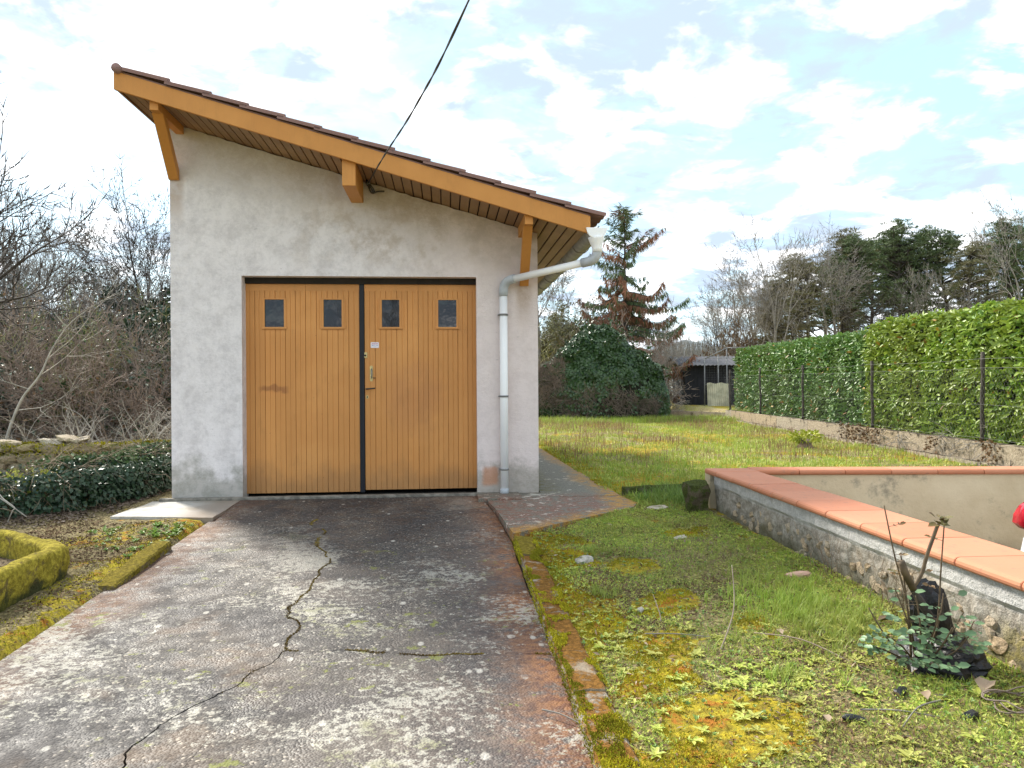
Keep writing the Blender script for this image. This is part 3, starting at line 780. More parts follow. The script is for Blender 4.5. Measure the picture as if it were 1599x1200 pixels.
# beams and braces
def beam(x0, x1, zb, y0=-.655):
    prism('beam', [(x0, zb), (x1, zb), (x1, zsoff(x1) - .003), (x0, zsoff(x0) - .003)], 'y', y0, .05, M['fascia'], GAR, .003)
beam(-2.60, -2.525, 3.555); beam(-.925, -.805, 2.914); beam(.735, .812, 2.585)
for xa, xb, zb_, zt_, w_ in ((-2.565, -2.615, 3.105, 3.56, .095), (.775, .79, 2.095, 2.59, .088)):
    bm = bmesh.new()
    pr = [(-.035, 0), (.035, 0)]
    vs = []
    for (yy, zz, xc) in ((-.57, zt_, xa), (-.48, zt_, xa), (-.001, zb_ + .10, xb), (-.001, zb_, xb), (-.03, zb_ - .0, xb)):
        vs.append((bm.verts.new((xc - w_ / 2, yy, zz)), bm.verts.new((xc + w_ / 2, yy, zz))))
    n = len(vs)
    bm.faces.new([v[0] for v in vs]); bm.faces.new([v[1] for v in vs][::-1])
    for i in range(n): bm.faces.new((vs[i][0], vs[i][1], vs[(i + 1) % n][1], vs[(i + 1) % n][0]))
    bm_obj('brace', bm, M['fascia'], GAR, .003)

# roof tiles: double roll profile, 13 rows
def tile_mesh(length, width=.325):
    prof = []
    n = 16
    for i in range(n + 1):
        u = i / n; prof.append((u * width, .017 * max(0, math.sin(u * 4 * PI - .4)) ** 1.2 if math.sin(u * 4 * PI - .4) > 0 else 0))
    vs, fs = [], []
    for sx_, dz in ((0, 0), (length, 0)):
        for off in (0.030, 0.0):
            for (yy, zz) in prof: vs.append((sx_, yy, zz + off))
    k = n + 1
    for i in range(n):
        fs.append((i, i + 1, 2 * k + i + 1, 2 * k + i)); fs.append((k + i + 1, k + i, 3 * k + i, 3 * k + i + 1))
        fs.append((i + 1, i, k + i, k + i + 1)); fs.append((2 * k + i, 2 * k + i + 1, 3 * k + i + 1, 3 * k + i))
    for e in (0, n): fs.append((e, 2 * k + e, 3 * k + e, k + e))
    # verge lip
    return vs, fs
px = .3225; cosr = math.cos(math.atan(SL))
vt, ft = tile_mesh(px / cosr + .055)
first = None
theta = -math.atan(SL)
for row in range(13):
    xt = -2.43 + px * (row - 1) if row else -2.79
    ztop = zf(xt) + .163 + .006
    for colm in range(23):
        y = -.725 + colm * .322
        jit = rng.uniform(-.004, .004)
        mw = Matrix.Translation((xt + jit - .02, y, ztop + .012 + rng.uniform(-.002, .003))) @ Matrix.Rotation(theta - R(3.2) + R(rng.uniform(-.4, .4)), 4, 'Y')
        if first is None:
            first = mesh_obj('roof_tile', vt, ft, M['tile'], GAR); first.matrix_basis = mw
        else: share(first, 'roof_tile', GAR, mw)
# verge strip filling under the tiles and the ridge cap at the high edge
prism('verge_mortar', [(-2.87, zf(-2.87) + .165), (1.335, zf(1.335) + .165), (1.335, zf(1.335) + .178), (-2.87, zf(-2.87) + .178)], 'y', -.69, 6.5, M['tile'], GAR)
tube('ridge_tile', [(-2.85, -.735, zf(-2.85) + .185), (-2.85, 6.5, zf(-2.85) + .185)], .042, M['tile'], GAR, 12)

# gutter, end cap, downpipe
def half_round(x, z, r, y0, y1, name, mat, parent, th=.004):
    n = 14; pts = []
    for i in range(n + 1):
        a = PI + PI * i / n; pts.append((x + r * math.cos(a), z + r * math.sin(a) * .95))
    for i in range(n, -1, -1):
        a = PI + PI * i / n; pts.append((x + (r - th) * math.cos(a), z + (r - th) * math.sin(a) * .95))
    return prism(name, pts, 'y', y0, y1, mat, parent)
GX_, GZ_ = 1.395, 2.535
gut = half_round(GX_, GZ_, .085, -.70, 6.5, 'gutter', M['zinc'], GAR)
n = 14
prism('end_cap', [(GX_ + .094 * math.cos(PI + PI * i / n), GZ_ + .09 * math.sin(PI + PI * i / n)) for i in range(n + 1)] + [(GX_ + .1, GZ_ + .012), (GX_ - .1, GZ_ + .012)], 'y', -.725, -.700, M['pvc'], gut, .002)
for k in range(9):
    half_round(GX_, GZ_ - .002, .093, .1 + k * .75, .13 + k * .75, 'gutter_bracket', M['zinc'], gut, .008)
tube('outlet', [(1.40, -.66, 2.47), (1.402, -.66, 2.45), (1.405, -.66, 2.40), (1.41, -.66, 2.365), (1.41, -.66, 2.33)], [.078, .074, .055, .047, .047], M['pvc'], gut, 16)
dp = tube('downpipe', [(.577, -.062, -.0), (.577, -.062, 2.06)], .040, M['pvc'], GAR, 16)
P2 = (1.41, -.66, 2.262); P1 = (.577, -.062, 2.135)
tube('pipe', [Vector(P1) + (Vector(P2) - Vector(P1)) * .09, Vector(P1) + (Vector(P2) - Vector(P1)) * .9], .036, M['pvc'], dp, 16)
tube('elbow', [(.577, -.062, 1.985)] + arc((.577, -.062, 1.9), P1, P2, .10) + [Vector(P1) + (Vector(P2) - Vector(P1)) * .13], .0455, M['pvc_grey'], dp, 16)
tube('elbow', [Vector(P2) + (Vector(P1) - Vector(P2)) * .15] + arc(P1, P2, (1.41, -.66, 2.4), .09) + [(1.41, -.66, 2.372)], .045, M['pvc_grey'], dp, 16)
for zc in (1.80, .985, .255):
    tube('pipe_clip', [(.577, -.062, zc - .009), (.577, -.062, zc + .009)], .047, M['galv'], dp, 16)
    box('clip_screw', .523, .537, -.075, -.0, zc - .006, zc + .006, M['galv'], dp)
tube('pipe_foot', [(.577, -.062, -.0), (.577, -.062, .065)], .044, M['pvc_grey'], dp, 16)

# doors --------------------------------------------------------------
DY = .150
def door_panel(x0, x1, zb, windows, first_line):
    p = box('garage_door', x0 + .002, x1 - .002, DY + .014, DY + .045, zb, 2.125, M['door'], GAR)
    n = max(1, round((x1 - x0) / .108)); pw = (x1 - x0) / n
    ztop = 2.055
    def plank(xa, xb, za, zb2):
        bm = bmesh.new(); xm = (xa + xb) / 2; d = .0035
        prof = [(xa + .0012, DY + .013), (xa + .0012, DY + .004), (xa + .004, DY), (xm - .003, DY), (xm, DY + d), (xm + .003, DY), (xb - .004, DY), (xb - .0012, DY + .004), (xb - .0012, DY + .013)]
        A = [bm.verts.new((a, b, za)) for a, b in prof]; B = [bm.verts.new((a, b, zb2)) for a, b in prof]
        k = len(prof); bm.faces.new(A); bm.faces.new(B[::-1])
        for i in range(k): bm.faces.new((A[i], B[i], B[(i + 1) % k], A[(i + 1) % k]))
        bm_obj('plank', bm, M['door'], p)
    for i in range(n):
        xa, xb = x0 + i * pw, x0 + (i + 1) * pw
        cut = [w_ for w_ in windows if xb > w_[0] - .001 and xa < w_[1] + .001]
        if not cut: plank(xa, xb, zb, ztop)
        else:
            w_ = cut[0]
            plank(xa, xb, zb, 1.67); plank(xa, xb, 1.968, ztop)
            if xa < w_[0]: plank(xa, w_[0], 1.67, 1.968)
            if xb > w_[1]: plank(w_[1], xb, 1.67, 1.968)
    box('top_rail', x0 + .001, x1 - .001, DY - .002, DY + .0138, ztop, 2.124, M['door'], p)
    for w_ in windows:
        a, b, c, d = w_[0], w_[1], 1.678, 1.975; t = .014
        bm = bmesh.new()
        box_bm(bm, a - .006, a + t, DY - .008, DY + .0135, c + t, d - t * .4); box_bm(bm, b - t, b + .006, DY - .008, DY + .0135, c + t, d - t * .4)
        box_bm(bm, a - .006, b + .006, DY - .008, DY + .0135, d - t * .4, d + .006); box_bm(bm, a - .014, b + .014, DY - .016, DY + .0135, c - .004, c + t)
        bm_obj('window_frame', bm, M['door'], p)
        box('window_pane', a + t, b - t, DY + .008, DY + .012, c + t, d - t * .4, M['glass'], p)
    return p
door_panel(-2.0, -1.403, .028, [(-1.817, -1.600)], 0)
door_panel(-1.403, -.868, .028, [(-1.238, -1.03)], 0)
d3 = door_panel(-.820, -.278, .044, [(-.658, -.454)], 0)
door_panel(-.278, .324, .044, [(-.089, .124)], 0)
box('rubber_seal', -.868, -.822, DY - .012, DY + .04, .02, 2.125, M['rubber'], GAR, .003)
# furniture on the third leaf
bm = bmesh.new()
def rounded_plate(bm, xc, zc, w_, h_, y0, y1, r):
    pts = []
    for cx_, cz_, a0 in ((w_ / 2 - r, h_ / 2 - r, 0), (-w_ / 2 + r, h_ / 2 - r, PI / 2), (-w_ / 2 + r, -h_ / 2 + r, PI), (w_ / 2 - r, -h_ / 2 + r, 1.5 * PI)):
        for i in range(5): a = a0 + i * PI / 8; pts.append((xc + cx_ + r * math.cos(a), zc + cz_ + r * math.sin(a)))
    A = [bm.verts.new((p[0], y0, p[1])) for p in pts]; B = [bm.verts.new((p[0], y1, p[1])) for p in pts]; k = len(pts)
    bm.faces.new(A); bm.faces.new(B[::-1])
    for i in range(k): bm.faces.new((A[i], B[i], B[(i + 1) % k], A[(i + 1) % k]))
rounded_plate(bm, -.812, 1.408, .042, .056, DY - .008, DY - .0005, .005); bm_obj('lock', bm, M['brass'], d3)
tube('lock_barrel', [(-.812, DY - .016, 1.405), (-.812, DY - .002, 1.405)], .010, M['metal_dark'], d3, 12)
bm = bmesh.new(); rounded_plate(bm, -.752, 1.222, .030, .160, DY - .006, DY - .0005, .0145); bm_obj('handle_plate', bm, M['brass'], d3)
tube('handle', [(-.752, DY - .004, 1.268), (-.748, DY - .035, 1.262), (-.745, DY - .042, 1.235), (-.745, DY - .042, 1.205), (-.748, DY - .035, 1.182), (-.752, DY - .004, 1.176)], .006, M['galv'], d3, 8)
tube('latch', [(-.735, DY - .002, 1.18), (-.725, DY - .02, 1.176), (-.708, DY - .022, 1.177)], .004, M['metal_dark'], d3, 8)
tube('lever', [(-.802, DY - .002, 1.066), (-.802, DY - .032, 1.066), (-.795, DY - .04, 1.066), (-.712, DY - .04, 1.073)], [.008, .008, .008, .007], M['metal_dark'], d3, 8)
bm = bmesh.new(); rounded_plate(bm, -.795, .984, .026, .036, DY - .004, DY - .0005, .011); bm_obj('keyhole_plate', bm, M['brass'], d3)
bm = bmesh.new(); rounded_plate(bm, -.795, .984, .010, .020, DY - .0055, DY - .0042, .004); bm_obj('keyhole', bm, M['rubber'], d3)
st = empty('sticker', (-.716, DY - .001, 1.51), label='small white printed sticker on the right garage door', cat='sticker')
bm = bmesh.new(); rounded_plate(bm, 0, 0, .082, .058, -.0014, -.0003, .008); bm_obj('label_sheet', bm, M['sticker_w'], st)
bm = bmesh.new()
for (a, b, z0, z1) in ((-.030, -.012, .014, .020), (-.009, .006, .014, .020), (.010, .031, .014, .020), (-.032, .030, .004, .006)): box_bm(bm, a, b, -.0022, -.0016, z0, z1)
bm_obj('print', bm, M['sticker_p'], st)
bm = bmesh.new()
for (a, b, z0, z1) in ((-.028, -.016, -.008, -.001), (-.010, -.004, -.010, -.004), (.002, .008, -.014, -.008), (.014, .020, -.008, -.003), (.023, .030, -.006, .0)): box_bm(bm, a, b, -.0022, -.0016, z0, z1)
bm_obj('print', bm, M['sticker_b'], st)
for xx, zz in ((-2.25, 2.92), (-.02, 2.54)):
    pass

# overhead cable
def catm(P, n=10):
    P = [Vector(p) for p in P]; o = []
    for i in range(len(P) - 1):
        p0, p1, p2, p3 = P[max(i - 1, 0)], P[i], P[i + 1], P[min(i + 2, len(P) - 1)]
        for k in range(n):
            t = k / n; o.append(.5 * ((2 * p1) + (-p0 + p2) * t + (2 * p0 - 5 * p1 + 4 * p2 - p3) * t * t + (-p0 + 3 * p1 - 3 * p2 + p3) * t ** 3))
    return o + [P[-1]]
cw = empty('overhead_cable', (0, 0, 0), label='twisted grey cable running from the garage beam up over the driveway', cat='cable')
path = catm([(-.757, -.03, 3.10), (-.50, -1.2, 3.035), (-.19, -2.36, 3.04), (.14, -3.6, 3.16), (1.0, -7.0, 3.66), (2.2, -11, 4.4), (3.4, -15, 5.3)], 40)
for ph in (0, PI):
    pts = []
    for i, p in enumerate(path):
        a = i * .30 + ph; pts.append(p + Vector((math.cos(a), 0, math.sin(a))) * .0030)
    tube('strand', pts, .0050, M['wire'], cw, 5)
tube('anchor', [(-.757, .0, 3.10), (-.757, -.05, 3.10)], .022, M['galv'], cw, 10)
tube('insulator', [(-.70, -.001, 3.02), (-.715, -.03, 3.05), (-.75, -.04, 3.09)], .014, M['wire'], cw, 8)
tube('strand', catm([(-.757, -.04, 3.09), (-.72, -.06, 3.0), (-.66, -.03, 3.02), (-.60, -.004, 3.03)], 6), .008, M['wire'], cw, 6)

# ------------------------------------------------------------------ vegetation generators
def grow(r, base, d, L, rad, lev, P, segs, tips):
    """recursive bare branching; P: dict with per-level lists"""
    n = max(3, int(P['seg'][min(lev, len(P['seg']) - 1)]))
    p = Vector(base); d = Vector(d).normalized(); nodes = []
    r0 = rad
    for i in range(n):
        d = (d + Vector((r.gauss(0, 1), r.gauss(0, 1), r.gauss(0, 1))) * P['wig'][lev] + Vector((0, 0, P['up'][lev]))).normalized()
        p2 = p + d * L / n
        r1 = rad * (1 - (i + 1) / n * P.get('tap', .75))
        segs.append((*p, *p2, r0, r1)); p = p2; r0 = r1; nodes.append((p.copy(), d.copy(), r1))
    if lev + 1 >= P['lev']:
        tips.append((p.copy(), d.copy())); return
    nc = P['nc'][lev]
    for k in range(nc):
        t = P['t0'][lev] + (1 - P['t0'][lev]) * (k + r.random()) / nc
        q_, dq, rq = nodes[min(n - 1, int(t * n))]
        ax = dq.orthogonal().normalized(); ax.rotate(Matrix.Rotation(r.uniform(0, 2 * PI), 3, dq))
        sp = R(r.uniform(*P['ang'][lev])); nd_ = dq.copy(); nd_.rotate(Matrix.Rotation(sp, 3, ax))
        grow(r, q_, nd_, L * P['ratio'][lev] * (1.1 - .5 * t) * r.uniform(.75, 1.25), max(P['rmin'], rq * P['rr'][lev]), lev + 1, P, segs, tips)
    if lev > 0 or P.get('lead', 1):
        q_, dq, rq = nodes[-1]
        grow(r, q_, dq, L * P['ratio'][lev] * .8, max(P['rmin'], rq), lev + 1, P, segs, tips)


def tree_meshes(seed, P, L, rad, mat, d=(0, 0, 1), sides_trunk=7):
    """returns trunk mesh, crown mesh, tips"""
    r = random.Random(seed); segs, tips = [], []
    grow(r, (0, 0, -.15), d, L, rad, 0, P, segs, tips)
    n0 = P['seg'][0]
    a, f = seg_tubes(segs[:n0], sides_trunk); o1 = np_mesh('trunk', a, f, mat, smooth=True)
    s = np.array(segs[n0:]); big_ = s[:, 6] > .012
    vs, fs = [], []; off = 0
    for sel, sd_ in ((big_, 5), (~big_, 3)):
        if sel.any():
            a, f = seg_tubes(s[sel], sd_)
            if sd_ == 3 or True: vs.append(a); fs.append(f + off); off += len(a)
    o2 = np_mesh('crown', np.concatenate(vs), np.concatenate(fs), mat)
    return o1, o2, tips


def place(kit, name, loc, rz, sc, label, cat, group, extra=()):
    """kit: list of (part name, mesh); one thing = Empty + its own part objects"""
    e = empty(name, loc, rz, label=label, cat=cat, group=group); e.scale = (sc, sc, sc) if not isinstance(sc, tuple) else sc
    for nm, me in kit: share(me, nm, e)
    return e


def to_kit(*objs):
    k = [(o.name.split('.')[0], o.data) for o in objs]
    for o in objs: bpy.data.objects.remove(o)
    return k


def merged_leaves(name, sets, mat, parent=None):
    vs, fs, off = [], [], 0
    for v, f in sets: vs.append(v); fs.append(f + off); off += len(v)
    return np_mesh(name, np.concatenate(vs), np.concatenate(fs), mat, parent)


P_bare = dict(lev=5, seg=[6, 6, 5, 4, 3], wig=[.07, .10, .11, .13, .14], up=[.05, .06, .05, .05, .04], nc=[8, 6, 5, 5, 0], t0=[.35, .25, .2, .15, 0], ang=[(25, 60), (25, 60), (25, 65), (25, 65), (0, 0)], ratio=[.75, .65, .6, .55, .5], rr=[.6, .6, .6, .6, .6], rmin=.0065, tap=.7)
P_thick = dict(P_bare, nc=[9, 6, 5, 4, 0], t0=[.05, .1, .1, .1, 0], rmin=.0042, ang=[(20, 75), (25, 75), (25, 75), (25, 70), (0, 0)])

kits = {}
o1, o2, tp = tree_meshes(21, P_bare, 3.4, .12, M['bark_grey']); kits['bare1'] = to_kit(o1, o2)
o1, o2, tp = tree_meshes(22, dict(P_bare, rmin=.006), 3.0, .10, M['bark']); kits['bare2'] = to_kit(o1, o2)
o1, o2, tp = tree_meshes(24, dict(P_bare, nc=[6, 5, 4, 4, 0], ang=[(15, 40), (20, 45), (20, 50), (25, 55), (0, 0)], rmin=.007), 3.6, .09, M['bark_grey']); kits['bare3'] = to_kit(o1, o2)


def shrub(seed, mat, stems=9, L=1.3, rmin=.0055, spread=.9, P=P_thick, leafmat=None, nleaf=0, lsz=.05):
    r = random.Random(seed); segs, tips = [], []
    for k in range(stems):
        a = r.uniform(0, 2 * PI); q_ = r.uniform(.1, spread)
        grow(r, (math.cos(a) * .25, math.sin(a) * .25, -.1), (math.cos(a) * q_, math.sin(a) * q_, 1), L * r.uniform(.7, 1.2), .022, 1, dict(P, rmin=rmin), segs, tips)
    a, f = seg_tubes(segs, 3); objs = [np_mesh('branches', a, f, mat)]
    if leafmat:
        s = np.array(segs); k = nr.integers(0, len(s), nleaf); p = s[k, 3:6] + nr.normal(size=(nleaf, 3)) * .05
        v, fq = leaves(p, rdir(nleaf), rdir(nleaf), nr.uniform(.6, 1.3, nleaf) * lsz, lsz * .75)
        objs.append(np_mesh('foliage', v, fq, leafmat))
    return to_kit(*objs)


kits['shrubA'] = shrub(31, M['bark_olive'], 10, 1.45, leafmat=M['ivy_light'], nleaf=500)
kits['shrubB'] = shrub(32, M['twig_brown'], 10, 1.35, leafmat=M['litter'], nleaf=160)
kits['shrubC'] = shrub(33, M['bark_grey'], 9, 1.4, leafmat=M['ivy'], nleaf=800, lsz=.06)
kits['bramble'] = shrub(34, M['bark_pale'], 12, .62, rmin=.0028, spread=1.4, P=dict(P_thick, lev=4, up=[0, -.02, -.04, -.02, 0], nc=[5, 4, 3, 2, 0]))

# ---- thicket on the left -----------------------------------------------------
TH = 'bare shrubs packed in the thicket left of the garage'
r = random.Random(4)
shr = []
for row, (yy, hs, n, x0, x1) in enumerate(((4.2, 1.0, 7, -8.6, -3.6), (6.0, 1.25, 8, -10.5, -4.0), (8.2, 1.45, 8, -12.8, -4.6), (11, 1.6, 8, -15.5, -5.4), (15, 1.8, 8, -19, -6))):
    for i in range(n):
        x = x0 + (x1 - x0) * (i + .5) / n + r.uniform(-.25, .25)
        shr.append((x, yy + r.uniform(-.6, .6), hs * r.uniform(.85, 1.1), r.choice(['shrubA', 'shrubA', 'shrubB', 'shrubC', 'shrubC']), row))
desc = {'shrubA': 'olive twigged shrub', 'shrubB': 'brown twigged shrub', 'shrubC': 'grey ivy-grown shrub'}
rown = ['right behind the mossy stone wall', 'in the second rank behind the stone wall', 'in the middle of the thicket', 'deep in the thicket', 'at the far back of the thicket']
ORD = ['nearest the garage', 'second from the garage', 'third from the garage', 'fourth from the garage', 'fifth from the garage', 'sixth from the garage', 'seventh from the garage', 'farthest from the garage']
for row in range(5):
    for j, (x, y, s_, k, _w) in enumerate(sorted([q_ for q_ in shr if q_[4] == row], key=lambda q_: -q_[0])):
        place(kits[k], 'shrub', (x, y, -.25), r.uniform(0, 6.28), (s_, s_, s_ * r.uniform(.9, 1.1)), desc[k] + ' ' + rown[row] + ', ' + ORD[j], 'shrub', TH)
for i, (x, y) in enumerate([(-3.35, 2.5), (-3.75, 2.35), (-4.25, 2.5), (-4.9, 2.6), (-3.0, 2.6)]):
    place(kits['bramble'], 'bramble', (x, y, .15), i * 1.3, .9 + .1 * (i % 3), 'pale dead bramble canes arching behind the stone wall, ' + ['second clump from the garage', 'third clump from the garage', 'fourth clump from the garage', 'leftmost clump', 'clump touching the garage corner'][i], 'bramble', 'pale brambles behind the stone wall')
# taller trees in the thicket
place(kits['bare2'], 'bare_tree', (-6.4, 9.2, -.3), 1.0, 1.02, 'spreading bare tree rising above the thicket beside the garage', 'tree', None)
place(kits['bare1'], 'bare_tree', (-9.4, 10.5, -.3), 2.6, .92, 'rounded bare tree at the left of the thicket', 'tree', None)
place(kits['bare3'], 'bare_tree', (-8.2, 13.5, -.3), 4.1, .86, 'twiggy bare tree deep behind the thicket', 'tree', None)
for i, (x_, y_, sc_, kk) in enumerate(((-5.3, 8.0, .66, 'bare1'), (-7.6, 8.4, .70, 'bare3'), (-8.9, 8.0, .66, 'bare2'), (-10.6, 9.5, .8, 'bare3'), (-5.2, 12.5, .95, 'bare2'), (-11.5, 13.5, 1.05, 'bare1'))):
    place(kits[kk], 'bare_tree', (x_, y_, -.3), i * 1.9, sc_, 'bare tree standing in the left thicket, ' + ['nearest the garage wall', 'third from the garage', 'fourth from the garage', 'fifth from the garage', 'half hidden behind the garage corner', 'farthest left and back'][i], 'tree', 'bare trees in the left thicket')
# ivy clump on the tree and holly-like dark mass
def leaf_cloud(name, centers, n, lsz, mat, parent=None, up=.2):
    P_, D_ = [], []
    cs = np.array([c[:3] for c in centers]); rs = np.array([c[3] for c in centers])
    k = nr.choice(len(cs), n, p=rs ** 2 / (rs ** 2).sum()); u = rdir(n)
    p = cs[k] + u * (rs[k] * nr.uniform(.55, 1.05, n) ** .6)[:, None] * np.array([[1, 1, .8]])
    d = unit(u + rdir(n) * .8 + np.array([[0, 0, -.3]])); nn = unit(u + rdir(n) * .5 + np.array([[0, 0, up]]))
    v, f = leaves(p, d, nn, nr.uniform(.7, 1.3, n) * lsz, lsz * .8)
    return np_mesh(name, v, f, mat, parent)
for nm, lab, cs, nl in (('ivy', 'dark ivy clump hanging in the bare tree above the thicket', [(-6.3, 9.3, 2.5, .55), (-5.7, 9.2, 2.9, .4), (-6.9, 9.3, 3.0, .35), (-5.2, 9.0, 2.6, .45), (-7.2, 9.0, 2.2, .5)], 3800),
                        ('ivy', 'low green ivy growing over the shrubs beside the garage wall', [(-4.4, 5.6, 1.5, .5), (-4.0, 5.2, .9, .4), (-5.0, 6, 2.1, .45)], 2600),
                        ('ivy', 'green ivy over the shrubs at the far left of the thicket', [(-7.2, 5.2, 1.1, .6), (-8.3, 5.6, 1.6, .6), (-7.8, 6, .6, .7)], 3000)):
    e = empty(nm, cs[0][:3], label=lab, cat='ivy'); o = leaf_cloud('foliage', cs, nl, .085, M['ivy'], e); tag(o, kind='stuff'); o.matrix_parent_inverse = e.matrix_basis.inverted()
    segs = []
    for c in cs:
        segs.append((c[0], c[1], -.3, c[0] + .05, c[1], c[2], .03, .015))
    a, f = seg_tubes(segs, 5); o = np_mesh('stem', a, f, M['bark'], e); o.matrix_parent_inverse = e.matrix_basis.inverted()
# undergrowth and litter closing the floor of the thicket
n = 5000
x = nr.uniform(-16, -2.9, n); y = 3.2 + nr.random(n) ** 1.3 * 12; z = terrain(x, y) + nr.random(n) ** 1.8 * (1.0 + .09 * y)
v, f = leaves(np.stack([x, y, z], 1), rdir(n, .6), rdir(n), nr.uniform(.05, .11, n), .055)
tag(np_mesh('undergrowth', v, f, M['litter']), 'brown leaf litter and dead stems filling the floor of the thicket', 'undergrowth', kind='stuff')
n = 8000
x = nr.uniform(-16, -2.9, n); y = 3.4 + nr.random(n) * 11; z = terrain(x, y) + nr.random(n) ** 1.4 * (1.2 + .1 * y)
k = vn(x, z * 2, 1.1, 3) > .45
v, f = leaves(np.stack([x, y, z], 1)[k], rdir(k.sum(), .6), rdir(k.sum()), nr.uniform(.06, .12, k.sum()), .06)
tag(np_mesh('ivy_undergrowth', v, f, M['ivy']), 'dark green ivy creeping among the thicket stems', 'undergrowth', kind='stuff')

# pale leaning sapling in front of the thicket
e = empty('sapling', (-5.75, 2.7, 0), label='pale leaning sapling in front of the left thicket', cat='tree')
segs = []; tips = []
pp = catm([(0, 0, .1), (.12, 0, .55), (.28, 0, .95), (.5, 0, 1.25), (.66, 0, 1.6), (.9, 0, 1.95), (1.25, .1, 2.25)], 5)
for i in range(len(pp) - 1): segs.append((*pp[i], *pp[i + 1], .022 * (1 - i / 34), .022 * (1 - (i + 1) / 34)))
a, f = seg_tubes(segs, 6); np_mesh('trunk', a, f, M['bark_pale'], e, True)
segs = []
rr_ = random.Random(9)
for i in (8, 12, 15, 18, 21, 24, 27):
    d = Vector((rr_.choice((-1, 1)) * rr_.uniform(.5, 1), rr_.uniform(-.3, .3), rr_.uniform(.0, .6)))
    grow(rr_, pp[i], d, rr_.uniform(.4, .9), .008, 2, dict(P_bare, nc=[0, 0, 3, 3, 0], rmin=.003), segs, tips)
a, f = seg_tubes(segs, 3); tag(np_mesh('branches', a, f, M['bark_pale'], e), kind='stuff')

# big tree at the left edge, trunk outside the frame, boughs reaching in
e = empty('bare_tree', (-5.2, .3, 0), label='large bare tree reaching in from the left edge above the stone wall', cat='tree')
segs, tips = [], []
rr_ = random.Random(12)
for i in range(8): segs.append((.02 * i, 0, i * .28 - .2, .02 * (i + 1), 0, (i + 1) * .28 - .2, .10 - .004 * i, .10 - .004 * (i + 1)))
a, f = seg_tubes(segs, 9); np_mesh('trunk', a, f, M['bark'], e, True)
P_big = dict(P_bare, lev=5, wig=[.05, .06, .07, .08, .09], up=[.0, .03, .05, .08, .09], nc=[4, 5, 5, 3, 0], t0=[.2, .2, .15, .15, 0], rmin=.005, ang=[(25, 50), (20, 45), (20, 50), (20, 55), (0, 0)], ratio=[.6, .6, .6, .55, .5])
segs = []
for (z0, d, L, rad) in ((1.7, (1.25, -.3, .62), 1.25, .035), (1.9, (1.0, -.45, 1.0), 1.3, .035), (1.75, (1.3, 0, .30), 1.1, .028), (2.0, (.7, -.3, 1.5), 1.5, .035), (1.9, (-1, .2, 1), 1.2, .03), (2.0, (0, .8, 1.2), 1.2, .03), (2.0, (.35, -.9, 1.3), 1.2, .03)):
    grow(rr_, (.14, 0, z0), d, L, rad, 1, P_big, segs, tips)
a, f = seg_tubes(segs, 4); np_mesh('crown', a, f, M['bark'], e)

# ------------------------------------------------------------------ stones helper
def stone_mesh(seed, sx_, sy_, sz_, mat, sub=2, rough=.22):
    bm = bmesh.new(); bmesh.ops.create_icosphere(bm, subdivisions=sub, radius=.5)
    for v in bm.verts:
        c = v.co.normalized()
        k = max(abs(c.x), abs(c.y), abs(c.z)); c = c / (k ** .62)
        c = c * (1 + rough * mnoise.noise(c * 1.6 + Vector((seed * 7.1, seed * 3.3, seed))))
        v.co = Vector((c.x * sx_ * .5, c.y * sy_ * .5, c.z * sz_ * .5))
    o = bm_obj('stone', bm, mat); me = o.data; bpy.data.objects.remove(o); return me


# ---- dry stone wall behind the ivy bank --------------------------------------
SW = empty('stone_wall', (-5.5, 2.0, 0), label='low dry stone wall with mossy top left of the garage', cat='wall')
SW.location = (0, 0, 0)
box('wall_core', -9.2, -2.72, 1.93, 2.17, -.1, .36, M['core'], SW)
ms = [stone_mesh(i, .24, .2, .12, M['stone'], 2, .35) for i in range(6)]
r = random.Random(2)
for lv, (z0, hh) in enumerate(((-.02, .11), (.09, .12), (.20, .12), (.32, .10))):
    x = -9.2 + r.random() * .1
    while x < -2.75:
        wd = r.uniform(.15, .32)
        mw = Matrix.Translation((x + wd / 2, 1.90 + r.uniform(-.02, .02), z0 + hh / 2)) @ Matrix.Rotation(r.uniform(-.12, .12), 4, 'Y') @ Matrix.Rotation(r.uniform(-.2, .2), 4, 'Z') @ Matrix.Diagonal((wd / .24, 1, hh / .12 * r.uniform(.9, 1.15), 1))
        share(r.choice(ms), 'stone', SW, mw); x += wd * .97
mp = [stone_mesh(i + 20, .3, .22, .12, M['stone_pale'], 2, .4) for i in range(4)]
for x, s_, zz in ((-5.18, 1.0, .42), (-5.02, .8, .47), (-4.86, .7, .45), (-5.7, 1, .41), (-6.2, 1.1, .42), (-6.8, .9, .42)):
    share(r.choice(mp), 'cap_stone', SW, Matrix.Translation((x + .45, 1.97, zz + .01)) @ Matrix.Rotation(r.uniform(-.4, .4), 4, 'Z') @ Matrix.Rotation(r.uniform(-.25, .25), 4, 'Y') @ Matrix.Diagonal((s_, 1, s_ * .8, 1)))
# moss cushions on the wall's top
n = 16000
x = nr.uniform(-9, -2.7, n); y = nr.uniform(1.8, 2.15, n); k = vn(x, y, 2.2, 31) + .45 * sst(-4.6, -3.6, x) > .52; x, y = x[k], y[k]; n = len(x)
z = .36 + .06 * vn(x, y, 4, 3) + nr.uniform(-.02, .025, n) - (y < 1.84) * nr.uniform(0, .12, n)
v, f = leaves(np.stack([x, y, z], 1), rdir(n) * .6 + np.array([[0, -.2, .8]]), rdir(n), nr.uniform(.02, .045, n), .012)
tag(np_mesh('moss', v, f, M['moss'], SW), kind='stuff')

